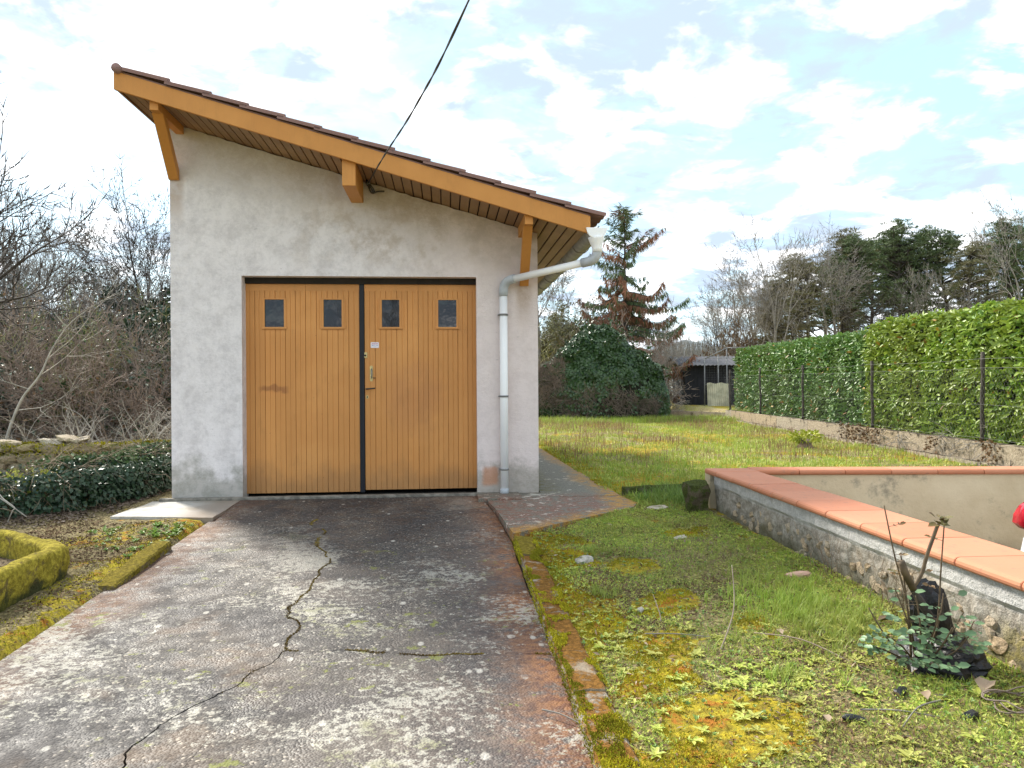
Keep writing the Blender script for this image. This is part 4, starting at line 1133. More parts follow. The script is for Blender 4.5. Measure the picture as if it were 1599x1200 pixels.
# ------------------------------------------------------------------ ivy bank
def on_line(P, n, lo=0.0, hi=1.0):
    P = np.array(P, float); seg = np.diff(P, axis=0); ln = np.hypot(seg[:, 0], seg[:, 1]); cum = np.concatenate([[0], np.cumsum(ln)])
    t = nr.uniform(lo, hi, n) * cum[-1]; i = np.clip(np.searchsorted(cum, t) - 1, 0, len(ln) - 1); u = (t - cum[i]) / ln[i]
    p = P[i] + seg[i] * u[:, None]; nrm = np.stack([-seg[i][:, 1], seg[i][:, 0]], 1) / ln[i][:, None]
    return p, nrm
IB = empty('ivy_bank', (0, 0, 0), label='dark ivy covering the raised bank between trough and garage', cat='ivy')
n = 30000
p, nn = on_line(BANK, n, .35, 1.0)
dep = nr.uniform(-.03, .42, n)
hfac = np.clip(dep / .25, 0, 1)
x = p[:, 0] + nn[:, 0] * dep; y = p[:, 1] + nn[:, 1] * dep
bul = .05 + .12 * vn(x, y, 2.4, 41)
z = terrain(x, y) + nr.random(n) * bul + .02
face = dep < .12
z = np.where(face, nr.uniform(-.06, .33, n) + bul * .3 * (1), z)
x = x - nn[:, 0] * face * .05 * nr.random(n); y = y - nn[:, 1] * face * .05 * nr.random(n)
topc = (~face) & (x < -3.5)
keep = ~(topc & (nr.random(n) < .93))
N3 = np.stack([-nn[:, 0], -nn[:, 1], np.full(n, .6)], 1)
N3 = unit(N3 * np.where(face, 1, .3)[:, None] + rdir(n) * 1.1 + np.array([[0, 0, .5]]))
D3 = unit(np.cross(N3, rdir(n)) + np.array([[0, 0, -.5]]))
sel = keep
v, f = leaves(np.stack([x, y, z], 1)[sel], D3[sel], N3[sel], nr.uniform(.03, .055, sel.sum()), .038, .15)
tag(np_mesh('foliage', v, f, M['ivy'], IB), kind='stuff')
# strands and dry stems over the ivy
segs, tips = [], []
r = random.Random(77)
for i in range(420):
    pq, nq = on_line(BANK, 1, .4, 1.0); x0, y0 = pq[0]; d0 = r.uniform(.05, .9 if x0 > -3.4 else .3)
    x0 += nq[0][0] * d0; y0 += nq[0][1] * d0
    grow(r, (x0, y0, float(terrain(x0, y0)) + r.uniform(.05, .12)), (r.uniform(-1, 1), r.uniform(-1, .3), r.uniform(-.3, .5)), r.uniform(.2, .5), .0035, 3, dict(P_bare, nc=[0, 0, 0, 3, 0], up=[0, 0, 0, -.05, -.05], rmin=.0018), segs, tips)
a, f = seg_tubes(segs, 3); tag(np_mesh('dry_stems', a, f, M['litter_pale'], IB), kind='stuff')
for i, (pts) in enumerate(([(-3.62, -1.02, -.02), (-3.56, -1.05, .09), (-3.54, -1.06, .12), (-3.66, -1.02, .2), (-3.74, -.98, .3)], [(-3.5, -.95, .02), (-3.7, -1.0, .2), (-3.95, -.95, .32)])):
    tag(tube('bare_stem', catm(pts, 5), .005, M['bark_pale'], IB, 5))
# sunlit green plants on the bank's top
n = 16000
x = nr.uniform(-6.2, -3.3, n); bd = None; y = nr.uniform(-1.2, 1.7, n); bd = bank_depth(x, y)
k = (bd > .14) & (vn(x, y, 1.8, 44) > .30); x, y = x[k], y[k]; n = len(x)
v, f = leaves(np.stack([x, y, terrain(x, y)], 1), rdir(n) * .7 + np.array([[0, 0, .9]]), rdir(n), nr.uniform(.04, .11, n), nr.uniform(.012, .04, n))
tag(np_mesh('bank_plants', v, f, M['weed']), 'fresh light green weeds on top of the ivy bank', 'weeds', kind='stuff')
n = 7000
x = nr.uniform(-3.9, -2.75, n); y = nr.uniform(-.2, 1.9, n); k = bank_depth(x, y) > .1; x, y = x[k], y[k]; n = len(x)
z = terrain(x, y) + nr.random(n) * .16
v, f = leaves(np.stack([x, y, z], 1), rdir(n), rdir(n) + np.array([[0, 0, .6]]), nr.uniform(.03, .06, n), .035)
tag(np_mesh('ivy_leaves', v, f, M['ivy_light'], IB), kind='stuff')

# ------------------------------------------------------------------ trough
TR = empty('stone_trough', (0, 0, 0), label='old stone trough covered in yellow lichen at the lower left', cat='trough')
OUT = [(-2.34, -4.6), (-2.33, -3.9), (-2.325, -3.3), (-2.31, -2.9), (-2.33, -2.72), (-2.42, -2.60), (-2.6, -2.47), (-2.85, -2.28), (-3.08, -2.14), (-3.4, -2.05), (-3.9, -2.05), (-4.1, -2.3), (-4.15, -3.2), (-4.1, -4.6)]
INN = [(-2.47, -4.45), (-2.455, -3.9), (-2.45, -3.3), (-2.44, -3.0), (-2.455, -2.86), (-2.52, -2.76), (-2.66, -2.62), (-2.88, -2.42), (-3.08, -2.28), (-3.35, -2.18), (-3.8, -2.18), (-3.95, -2.4), (-4.0, -3.2), (-3.95, -4.45)]
def dens(P, k=5):
    P = [Vector((a, b, 0)) for a, b in P]; o = []
    for i in range(len(P)):
        a, b, c, d = P[i - 1], P[i], P[(i + 1) % len(P)], P[(i + 2) % len(P)]
        for j in range(k):
            t = j / k; o.append(.5 * ((2 * b) + (-a + c) * t + (2 * a - 5 * b + 4 * c - d) * t * t + (-a + 3 * b - 3 * c + d) * t ** 3))
    return o
O2, I2 = dens(OUT, 14), dens(INN, 14)
I2 = [a.lerp(b, .74) for a, b in zip(O2, I2)]
rings = []
for z, sc, w_ in ((-.14, 0, 0), (-.06, .0, 0), (.0, .0, 0), (.05, 0, 0), (.09, 0, 0), (.118, 0, 0), (.135, 0, .08), (.145, 0, .3), (.147, 0, .6), (.14, 0, .85), (.12, 0, 1), (.08, 0, 1.0), (.02, 0, 1.05), (-.03, 0, 1.1)):
    ring = []
    for a, b in zip(O2, I2):
        p = a.lerp(b, w_); p = Vector((p.x, p.y, z))
        nz_ = mnoise.noise(p * 7) * .018 + mnoise.noise(p * 18) * .012 + mnoise.noise(p * 45) * .007
        out_ = (a - b).normalized(); p += out_ * nz_ * (1 if w_ < .5 else -1) + Vector((0, 0, mnoise.noise(p * 5 + Vector((3, 3, 3))) * .014))
        if z < 0 and w_ == 0: p -= out_ * .02 * (-z / .1)
        ring.append(p)
    rings.append(ring)
vs = [p for rg in rings for p in rg]; k = len(O2); fs = []
for i in range(len(rings) - 1):
    for j in range(k): fs.append((i * k + j, i * k + (j + 1) % k, (i + 1) * k + (j + 1) % k, (i + 1) * k + j))
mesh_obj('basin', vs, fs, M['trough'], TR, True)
so = mesh_obj('soil', [(p.x, p.y, -.0 + mnoise.noise(p * 6) * .02) for p in I2], [tuple(range(k))], M['ground'], TR)
n = 2500
x = nr.uniform(-3.9, -2.45, n); y = nr.uniform(-4.4, -2.3, n); kk = (y < -2.85 + (-2.5 - x) * .75) | (x < -3.3); x, y = x[kk & (y < -2.3)], y[kk & (y < -2.3)]; n = len(x)
v, f = leaves(np.stack([x, y, np.full(n, .01)], 1), rdir(n, .3), rdir(n) + np.array([[0, 0, 1]]), nr.uniform(.02, .05, n), .02)
tag(np_mesh('leaf_litter', v, f, M['litter_pale'], TR), kind='stuff')

# ------------------------------------------------------------------ kerbs
def kerb_block(name, x0, x1, y0, y1, zt0, zt1, h, mat, parent, seed, nseg=10):
    """long rough block along y"""
    bm = bmesh.new(); rings = []
    for i in range(nseg + 1):
        t = i / nseg; y = y0 + (y1 - y0) * t; zt = zt0 + (zt1 - zt0) * t; xa = x0; xb = x1; ring = []
        for (px_, pz_) in ((xa, -h), (xa, -.01), (xa + .012, 0), ((xa + xb) / 2, .004), (xb - .012, 0), (xb, -.012), (xb, -h)):
            p = Vector((px_, y, zt + pz_)); q_ = p * 9 + Vector((seed, 0, 0))
            p += Vector((mnoise.noise(q_) * .014, 0, mnoise.noise(q_ + Vector((5, 5, 5))) * .012)); ring.append(bm.verts.new(p))
        rings.append(ring)
    for a, b in zip(rings[:-1], rings[1:]):
        for j in range(6): bm.faces.new((a[j], a[j + 1], b[j + 1], b[j]))
    bm.faces.new(rings[0]); bm.faces.new(rings[-1][::-1])
    return bm_obj(name, bm, mat, parent, smooth=False)
KB = empty('mossy_kerb', (0, 0, 0), label='moss and rust covered kerb along the right edge of the driveway', cat='kerb')
yy = -2.06; r = random.Random(5); i = 0
while yy > -8.5:
    ln = r.uniform(.42, .6); za = .033 * yy + .048; zb = .033 * (yy - ln) + .048
    kerb_block('kerb_stone', (.488 + r.uniform(-.004, .004)), .628, yy - .006, yy - ln + .004, za + .01 * r.random(), zb + .01 * r.random(), .10, M['kerb'] if i else M['kerb_moss'], KB, i * 3.1)
    yy -= ln; i += 1
tag(kerb_block('kerb_stone', -2.10, -1.97, -1.98, -2.92, .0, -.068, .12, M['kerb_moss'], None, 44, 14), 'short mossy raised kerb stone at the left edge of the driveway', 'kerb')
tag(kerb_block('edging_strip', 0, .05, 0, .70, .045, .05, .12, M['stone_dark'], None, 14, 8), 'narrow grey concrete edging lying in the grass beside the apron', 'edging')
ed = bpy.data.objects['edging_strip']; ed.location = (1.72, -.27, .045); ed.rotation_euler = (0, 0, R(-82))
LK = empty('lawn_kerb', (0, 0, 0))
bpy.data.objects.remove(LK)

# ------------------------------------------------------------------ ramp retaining walls
OX = lambda y: 2.262 + (y + 4.84) * .026      # outer face of the rubble wall
FW = empty('retaining_wall', (0, 0, 0), label='rubble garden wall with orange terracotta coping beside the lawn', cat='wall')
def wall_strip(name, y0, y1, xo, th, z0, z1, mat, parent, ny=200, nz=16):
    """rough faced wall running along y; outer face displaced"""
    vs, fs = [], []
    for i in range(ny + 1):
        y = y0 + (y1 - y0) * i / ny
        for j in range(nz + 1):
            z = z0 + (z1 - z0) * j / nz
            p = Vector((xo(y), y, z)); low = 1 if z < .175 else .25
            d = (mnoise.noise(p * 6) * .018 + mnoise.noise(p * 17) * .012 + mnoise.noise(p * 40) * .005) * low
            lip = -.012 * sst(.165, .20, z) ; crack = .02 * math.exp(-((z - .182 - .01 * mnoise.noise(Vector((0, y * 3, 0)))) / .008) ** 2)
            vs.append((p.x + .012 + d + float(lip) + crack, y, z))
    k = nz + 1
    for i in range(ny):
        for j in range(nz): fs.append((i * k + j, i * k + j + 1, (i + 1) * k + j + 1, (i + 1) * k + j))
    b0 = len(vs)
    for y in (y0, y1):
        for z in (z0, z1): vs.append((xo(y) + th, y, z))
    a, b, c, d = b0, b0 + 1, b0 + 2, b0 + 3
    fs += [(a, c, d, b), tuple([ (ny) * k + j for j in range(k)] + [d, c]), tuple([j for j in range(k)][::-1] + [a, b]), tuple([i * k + nz for i in range(ny + 1)] + [d, b])]
    return mesh_obj(name, vs, fs, mat, parent)
wall_strip('wall_body', -7.4, -1.09, OX, .30, -.35, .285, M['rubble'], FW, 420, 26)
prism('inner_render', [(OX(-7.4) + .302, -7.4), (OX(-7.4) + .33, -7.4), (2.68, -1.45), (2.655, -1.45)], 'z', -.93, .28, M['beige'], FW)
# stones proud of the mortar
sm = [stone_mesh(i + 40, .12, .05, .09, M['wall_stone'], 2, .5) for i in range(6)]
r = random.Random(15)
for i in range(95):
    y = -1.25 - r.random() ** .9 * 5.2; z = r.uniform(-.05, .13)
    s_ = r.uniform(.35, .85)
    mw = Matrix.Translation((OX(y) + .017, y, z)) @ Matrix.Rotation(PI / 2, 4, 'Z') @ Matrix.Rotation(r.uniform(-.9, .9), 4, 'Y') @ Matrix.Diagonal((s_ * r.uniform(.5, 1.1), .8, s_ * r.uniform(.5, 1), 1))
    share(r.choice(sm), 'stone', FW, mw)
# coping tiles with bullnose edges
def coping_mesh(length, width, th=.048, nose=.024):
    pts = []
    for cx_, sgn in ((width / 2 - nose, 1), (-width / 2 + nose, -1)):
        for i in range(7):
            a = -PI / 2 + PI * i / 6 if sgn == 1 else PI / 2 + PI * i / 6
            pts.append((cx_ + math.cos(a) * nose, th / 2 + math.sin(a) * th / 2 + 0))
    vs, fs = [], []; k = len(pts); L = length / 2 - .002
    for (yy_, s_) in ((-L, .985), (-L + .004, 1), (L - .004, 1), (L, .985)):
        for (a, b) in pts: vs.append((a * s_, yy_, (b - th / 2) * s_ + th / 2))
    for q_ in range(3):
        for i in range(k): fs.append((q_ * k + i, q_ * k + (i + 1) % k, (q_ + 1) * k + (i + 1) % k, (q_ + 1) * k + i))
    fs.append(tuple(range(k))); fs.append(tuple(range(3 * k, 4 * k))[::-1])
    return vs, fs
v_, f_ = coping_mesh(.40, .40)
cp0 = None; y = -1.42; i = 0
ang = math.atan(.026)
while y > -7.3:
    mw = Matrix.Translation((OX(y) + .17, y, .287 + rng.uniform(-.0015, .0015))) @ Matrix.Rotation(-ang + R(rng.uniform(-.3, .3)), 4, 'Z')
    if cp0 is None: cp0 = mesh_obj('coping_tile', v_, f_, M['coping'], FW); cp0.matrix_basis = mw
    else: share(cp0, 'coping_tile', FW, mw)
    y -= .402
# mitred corner piece
mesh_c = prism('coping_tile', [(OX(-1.2) - .03, -1.218), (OX(-1.2) + .375, -1.218), (OX(-1.2) + .375, -.96), (OX(-1.2) - .03, -.93)], 'z', .287, .335, M['coping'], FW, .016)
# back wall
BW = empty('retaining_wall', (0, 0, 0), label='beige plastered wall with orange terracotta coping across the sunken ramp', cat='wall')
BD = Vector((1, -.117)).normalized(); BN = Vector((.117, 1)).normalized(); B0 = Vector((2.32, -1.035))
bq = lambda t, s_: (B0 + BD * t + BN * s_)
prism('wall_body', [tuple(bq(.02, 0)), tuple(bq(4.3, 0)), tuple(bq(4.3, .19)), tuple(bq(.02, .19))], 'z', -.95, .285, M['beige'], BW)
v_, f_ = coping_mesh(.40, .245)
cb = None
for i in range(11):
    t = .40 + .20 + i * .402
    p = bq(t, .088); mw = Matrix.Translation((p.x, p.y, .287)) @ Matrix.Rotation(math.atan2(BD.y, BD.x) - PI / 2, 4, 'Z')
    if cb is None: cb = mesh_obj('coping_tile', v_, f_, M['coping'], BW); cb.matrix_basis = mw
    else: share(cb, 'coping_tile', BW, mw)
# old concrete post under the coping corner, grass by it
bm = bmesh.new(); box_bm(bm, -.10, .08, -.08, .08, -.15, .23)
bmesh.ops.subdivide_edges(bm, edges=bm.edges, cuts=5, use_grid_fill=True)
for v in bm.verts: v.co += Vector((mnoise.noise(v.co * 9), mnoise.noise(v.co * 9 + Vector((3, 3, 3))), mnoise.noise(v.co * 7 + Vector((7, 3, 3))))) * .03
o = bm_obj('post_stump', bm, M['stone_dark']); o.location = (2.20, -1.12, .0); tag(o, 'weathered stone stump against the corner of the terracotta topped wall', 'stump')

# ------------------------------------------------------------------ car in the ramp
CAR = empty('parked_car', (4.245, -3.02, -.9), label='white hatchback with red tail lamps parked down in the ramp', cat='car')
def loft(name, stations, mat, parent, smooth=True):
    vs, fs = [], []; k = len(stations[0])
    for s_ in stations: vs += s_
    for i in range(len(stations) - 1):
        for j in range(k): fs.append((i * k + j, i * k + (j + 1) % k, (i + 1) * k + (j + 1) % k, (i + 1) * k + j))
    fs.append(tuple(range(k))[::-1]); fs.append(tuple(range((len(stations) - 1) * k, len(stations) * k)))
    return mesh_obj(name, vs, fs, mat, parent, smooth)
def sect(x, hw, zb, zt, hwt):
    """closed cross section in y,z (16 points)"""
    p = []
    for i in range(20):
        a = 2 * PI * i / 20; c, s_ = math.cos(a), math.sin(a)
        cy = math.copysign(abs(c) ** .45, c); cz = math.copysign(abs(s_) ** .45, s_)
        t = (cz + 1) / 2; p.append((x, cy * (hw * (1 - t) + hwt * t), zb + (zt - zb) * t))
    return p
body = loft('body', [sect(0.0, .66, .36, .56, .66), sect(.02, .76, .28, .78, .74), sect(.10, .82, .22, .98, .79), sect(.3, .84, .2, 1.0, .80), sect(1.0, .85, .18, .98, .82), sect(2.2, .85, .18, .95, .82), sect(2.9, .84, .18, .92, .80), sect(3.5, .82, .2, .80, .74), sect(3.85, .7, .26, .66, .62), sect(3.92, .6, .34, .56, .55)], M['car_white'], CAR)
loft('roof', [sect(.13, .72, .96, 1.02, .68), sect(.22, .74, .95, 1.30, .62), sect(.42, .74, .94, 1.47, .60), sect(1.0, .76, .94, 1.52, .60), sect(1.7, .76, .94, 1.50, .60), sect(2.2, .74, .94, 1.28, .64), sect(2.75, .7, .9, .95, .68)], M['car_white'], CAR)
for sgn in (1, -1):
    prism('side_window', [(.55, 1.0), (2.35, 1.0), (2.0, 1.26), (1.6, 1.42), (.75, 1.42), (.5, 1.25)], 'y', sgn * .70, sgn * .765, M['glass'], CAR)
    # tail lamp: curved lens wrapping the rear corner
    loft('tail_lamp', [[(x_, sgn * y_, z_) for (x_, y_, z_) in ((.045 + dz, .80 - dz, zz), (.035 + dz, .70, zz), (.075 + dz, .60, zz), (.16 + dz, .60, zz), (.24, .80, zz))][::sgn] for zz, dz in ((.90, .02), (.94, -.01), (1.0, -.005), (1.07, .02), (1.12, .06))], M['car_red'], CAR)
    for xw in (.68, 3.15):
        t = tube('wheel', [(xw, sgn * .66, .30), (xw, sgn * .84, .30)], .30, M['tyre'], CAR, 24)
        tube('rim', [(xw, sgn * .83, .30), (xw, sgn * .852, .30)], .19, M['rim'], t, 20)
prism('rear_window', [(.12, 1.05), (.36, 1.40), (.39, 1.38), (.15, 1.03)], 'y', -.55, .55, M['glass'], CAR)
box('bumper', -.05, .10, -.72, .72, .32, .52, M['car_white'], CAR, .03)
prism('number_plate', [(-.018, .60), (-.012, .60), (.0, .70), (-.008, .70)], 'y', -.26, .26, M['sticker_w'], CAR)
for xw in (1.4, 1.6):
    pass

# ------------------------------------------------------------------ hedge, kerb wall and wire fence on the right
KW = empty('kerb_wall', (0, 0, 0), label='low stained concrete wall running below the laurel hedge', cat='wall')
kp = lambda t, s_=0.0: (KA[0] + KD[0] * t + KD[1] * s_, KA[1] + KD[1] * t - KD[0] * s_)    # t along from (7.03,2.29), s to the right
t = -6.0; i = 0
while t < 11.6:
    ln = 1.9
    a = [kp(t + .004, 0), kp(min(t + ln, 11.7) - .004, 0), kp(min(t + ln, 11.7) - .004, .16), kp(t + .004, .16)]
    prism('wall_panel', a, 'z', -.1, .315 - .004 * i * .8 + rng.uniform(-.005, .005), M['kerbwall'], KW, .006)
    t += ln; i += 1
a = [kp(-6, -.09), kp(11.7, -.09), kp(11.7, -.002), kp(-6, -.002)]
prism('footing', a, 'z', -.08, .055, M['kerbwall'], KW, .006)
a = [kp(11.7, .0), kp(11.7, .14)]
prism('wall_panel', [(kp(11.72, 0)[0], kp(11.72, 0)[1]), (kp(11.72, .14)[0], kp(11.72, .14)[1]), (7.1, 16.4), (6.95, 16.3)], 'z', -.05, .2, M['kerbwall'], KW)

HD = []
def hedge(name, label, t0, t1, s0, th, ztop, ztop1, matl, dens_, seed):
    e = empty(name, (0, 0, 0), label=label, cat='hedge')
    L = t1 - t0
    # lumpy solid core, its dark colour stands for twigs and shade inside
    nt_, nz_ = int(L * 6), 12; vs, fs = [], []
    prof = [(0.0, .2), (0.0, .6), (0.0, 1.0), (0.0, 1.5), (.03, 1.82), (.15, 1.93), (th / 2, 1.96), (th - .15, 1.93), (th, 1.8), (th, 1.0), (th, .2)]
    k = len(prof)
    for i in range(nt_ + 1):
        t = t0 + .08 + (L - .16) * i / nt_; zt = ztop + (ztop1 - ztop) * i / nt_
        for (s_, z) in prof:
            x_, y_ = kp(t, s0 + .09 + s_ * (th - .18) / th); zz = z / 1.96 * (zt - .09)
            d = mnoise.noise(Vector((t * 1.7, z * 1.7 + s_ * 2, seed))) * .07; vs.append((x_ + d * (1 if s_ < th / 2 else -1), y_, zz + (d if z > 1.8 else 0)))
    for i in range(nt_):
        for j in range(k - 1): fs.append((i * k + j, (i + 1) * k + j, (i + 1) * k + j + 1, i * k + j + 1))
    fs.append(tuple(range(k))); fs.append(tuple(range(nt_ * k, (nt_ + 1) * k))[::-1])
    mesh_obj('shaded_core', vs, fs, M['core'], e)
    # leaves: face, top and ends
    def pts(n, lo, hi):
        t = lo + (hi - lo) * nr.random(n)
        u = nr.random(n); Hf = ztop; per = np.where(u < .74, 0, 1)
        z = np.where(per == 0, .22 + nr.random(n) * (Hf - .24), Hf); s_ = np.where(per == 0, 0, nr.random(n) * th * .8)
        lump = (vn(t, z, 2.2, seed, 3) - .5) * .16 + (vn(t, z, .7, seed + 1, 2) - .5) * .12
        depth = nr.uniform(-.06, .12, n)
        zt = ztop + (ztop1 - ztop) * (t - t0) / L - Hf
        rnd = np.where((per == 0) & (z > Hf - .22), (z - Hf + .22) ** 2 * 1.6, 0)
        ss = s0 + s_ + np.where(per == 0, depth + lump + rnd, 0); zz = z * (1 + zt / Hf) + np.where(per == 1, -depth * .8 + (vn(t, s_, 2.5, seed + 3) - .5) * .10, 0)
        x_ = KA[0] + KD[0] * t + KD[1] * ss; y_ = KA[1] + KD[1] * t - KD[0] * ss
        nrm = np.where((per == 0)[:, None], np.array([[-KD[1], KD[0], .35]]), np.array([[-.25, 0, 1.]]))
        nrm = unit(nrm + rdir(n) * .72)
        dd = unit(np.cross(nrm, rdir(n)) * .9 + np.array([[-.35, 0, -.15]]) + nrm * .35)
        return np.stack([x_, y_, zz], 1), dd, nrm
    n = int(L * dens_)
    lo_small = t0 + 0
    p, d, nn_ = pts(n, t0, t1)
    v, f = leaves(p, d, nn_, nr.uniform(.065, .12, n), nr.uniform(.038, .055, n), .12, 6)
    tag(np_mesh('foliage', v, f, matl, e), kind='stuff')
    p, d, nn_ = pts(int(L * 22), t0, t1)
    p = p - np.array([[.05, 0, 0]]); v, f = leaves(p, d, nn_, nr.uniform(.07, .12, len(p)), .05, .12, 6); tag(np_mesh('yellowed_foliage', v, f, M['yellow_leaf'], e), kind='stuff')
    # end face (far/near)
    n2 = int(900)
    for te, sg in ((t0, -1), (t1, 1)):
        s_ = s0 + nr.random(n2) * th; z = .22 + nr.random(n2) * (ztop - .25); t = te + sg * nr.uniform(-.1, .04, n2)
        p = np.stack([KA[0] + KD[0] * t + KD[1] * s_, KA[1] + KD[1] * t - KD[0] * s_, z], 1)
        nn_ = unit(np.array([[KD[0] * sg, KD[1] * sg, .2]]) + rdir(n2) * .5)
        v, f = leaves(p, np.cross(nn_, rdir(n2)), nn_, nr.uniform(.07, .125, n2), .05, .12, 6)
        tag(np_mesh('end_foliage', v, f, matl, e), kind='stuff')
    return e, pts
hn, ptsn = hedge('laurel_hedge', 'tall sunlit laurel hedge nearest the camera behind the wire fence', -5.5, 3.35, .34, .9, 2.07, 2.11, M['laurel'], 2700, 3)
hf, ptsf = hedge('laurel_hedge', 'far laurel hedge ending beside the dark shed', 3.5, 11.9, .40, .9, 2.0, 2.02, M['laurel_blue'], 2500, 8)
# the leaves that show largest, one object each
v, f = leaves([(0, 0, 0)], [(1, 0, 0)], [(0, 0, 1)], 1.0, .43, .12, 6)
lf = np_mesh('leaf', v, f, M['laurel']); lme = lf.data; bpy.data.objects.remove(lf)
p, d, nn_ = ptsn(290, -1.9, .6)
p -= np.array([[.03, 0, 0]])
for i in range(290):
    a = Vector(d[i]).normalized(); c = Vector(nn_[i]); b = c.cross(a).normalized(); c = a.cross(b); L = float(nr.uniform(.09, .14))
    share(lme, 'leaf', hn, Matrix.Translation(p[i]) @ Matrix((a, b, c)).transposed().to_4x4() @ Matrix.Scale(L, 4))

FN = empty('wire_fence', (0, 0, 0), label='rusty post and wire mesh fence standing in front of the hedge', cat='fence')
def y2t(y): return (y - KA[1]) / KD[1]
tpost = [y2t(v) for v in (13.6, 10.94, 8.04, 4.92, 1.8, -1.3)]
for i, t in enumerate(tpost):
    x_, y_ = kp(t, .05 + .03 * (i % 2)); lean = rng.uniform(-.02, .02)
    pts = [(x_ + lean * z + .006 * math.sin(z * 9 + i), y_ + .004 * math.sin(z * 7), z) for z in np.linspace(.25, 1.46 if i != 4 else 1.49, 9)]
    tube('fence_post', pts, [.026 * (1 + .16 * math.sin(j * 2.3 + i)) for j in range(9)], M['bark'], FN, 8)
segs = []
for z0 in (.36, .8, 1.28, 1.40):
    for t in np.arange(-5.5, 11.5, .5):
        a = kp(t, .03); b = kp(t + .5, .03); sag = lambda t_: -.02 * math.sin(PI * ((t_ + .6) % 3.1) / 3.1)
        segs.append((*a, z0 + sag(t), *b, z0 + sag(t + .5), .0015, .0015))
a, f = seg_tubes(segs, 3); np_mesh('strand_wire', a, f, M['galv'], FN)
segs = []; zt_, zb_ = 1.27, .34
for t in np.arange(-6.2, 11.4, .065):
    a = kp(t, .028); b = kp(t + (zt_ - zb_) * .62, .028); segs.append((*a, zb_, *b, zt_, .0007, .0007))
    segs.append((*a, zt_, *b, zb_, .0007, .0007))
a, f = seg_tubes(segs, 3); tag(np_mesh('wire_mesh', a, f, M['galv'], FN), kind='stuff')
# brown creeper on the kerb wall
segs, tips = [], []; r = random.Random(3)
for i in range(60):
    t = r.uniform(-1.2, 4.0); x_, y_ = kp(t, -.02)
    grow(r, (x_, y_, r.uniform(.1, .34)), (r.uniform(-.5, .2), r.uniform(-1, 1), r.uniform(-.6, .4)), r.uniform(.2, .5), .006, 3, dict(P_bare, nc=[0, 0, 0, 4, 0], up=[0, 0, 0, -.1, -.1], rmin=.003), segs, tips)
n = 900; tt = nr.uniform(-1.0, 3.8, n)
vv = np.stack([KA[0] + KD[0] * tt - .03 - nr.random(n) * .08, KA[1] + KD[1] * tt, .02 + nr.random(n) * .32], 1)[vn(tt, tt, 1.5, 5) > .45]
e = empty('dead_creeper', (0, 0, 0), label='brown dead creeper hanging over the low concrete wall', cat='creeper')
a, f = seg_tubes(segs, 3); tag(np_mesh('stems', a, f, M['bark_grey'], e), kind='stuff')
v, f = leaves(vv, rdir(len(vv)), rdir(len(vv)), .05, .035); tag(np_mesh('foliage', v, f, M['litter'], e), kind='stuff')

# ------------------------------------------------------------------ ivy covered mound
MO = empty('ivy_mound', (0, 0, 0), label='gable shaped mass of dark ivy beyond the garden', cat='ivy')
sil = [(2.4, 1.60), (2.9, 1.62), (3.2, 1.72), (3.57, 2.12), (3.99, 2.58), (4.4, 2.78), (4.8, 2.80), (5.13, 2.6), (5.55, 2.08), (5.95, 1.95), (6.35, 1.66), (6.52, 1.4), (6.62, .9)]
sx_ = np.array([a for a, b in sil]); sz_ = np.array([b for a, b in sil])
def mound_pt(u, w_):
    """u: x position, w: 0 ground front .. 1 top .. back"""
    H = np.interp(u, sx_, sz_); D = 1.3 * np.clip(1.2 - np.abs(u - 4.6) / 2.6, .25, 1)
    a = w_ * PI / 2
    yy = 15.4 - .0 - D * np.cos(a) ** .5 - (u - 4.5) * .09; zz = H * np.sin(a) ** .62
    return yy, zz
vs, fs = [], []; U = np.linspace(2.45, 6.55, 42); W = list(np.linspace(0, 1, 14))
for u in U:
    for w_ in W:
        yy, zz = mound_pt(u, w_); dd = mnoise.noise(Vector((u * 1.8, zz * 1.8, 2))) * .12
        vs.append((u, float(yy) + .1 + dd, float(zz) * .94 - .02))
    for w_ in (0.0,): vs.append((u, 16.4, float(np.interp(u, sx_, sz_)) * .9)); vs.append((u, 16.6, -.1))
k = len(W) + 2
for i in range(len(U) - 1):
    for j in range(k - 1): fs.append((i * k + j, (i + 1) * k + j, (i + 1) * k + j + 1, i * k + j + 1))
fs.append(tuple(range(k))[::-1]); fs.append(tuple(range((len(U) - 1) * k, len(U) * k)))
mesh_obj('shaded_core', vs, fs, M['core'], MO)  # solid dark shell, shade behind the ivy leaves put into its colour
n = 40000
u = nr.uniform(2.4, 6.62, n); w_ = nr.random(n) ** .8
yy, zz = mound_pt(u, w_)
lump = (vn(u, zz, 2.4, 51) - .5) * .62
yy = yy - lump * np.cos(w_ * PI / 2) - nr.random(n) * .08; zz = zz + lump * .4 * w_ + nr.random(n) * .06
k = (vn(u, zz, 1.6, 52) + .16 * sst(.1, .9, zz) + .10 * (nr.random(len(zz)) - .5) > .48); u, yy, zz, w_ = u[k], yy[k], zz[k], w_[k]; n = len(u)
nn_ = unit(np.stack([np.zeros(n), -np.cos(w_ * PI / 2), np.sin(w_ * PI / 2) + .2], 1) + rdir(n) * .6)
v, f = leaves(np.stack([u, yy, zz], 1), np.cross(nn_, rdir(n)) + np.array([[0, 0, -.4]]), nn_, nr.uniform(.06, .115, n), .075, .15)
tag(np_mesh('foliage', v, f, M['ivy_mound'], MO), kind='stuff')
n = 4200
u = np.where(nr.random(n) < .62, nr.uniform(2.4, 3.7, n), nr.uniform(2.4, 6.6, n)); w_ = nr.random(n) * .22 * .5 + (u < 3.5) * nr.random(n) * .75; w_ = np.clip(w_, 0, 1); yy, zz = mound_pt(u, w_)
dd = unit(rdir(n) * np.array([[.8, .3, 1.2]])); ll = nr.uniform(.1, .40, n)
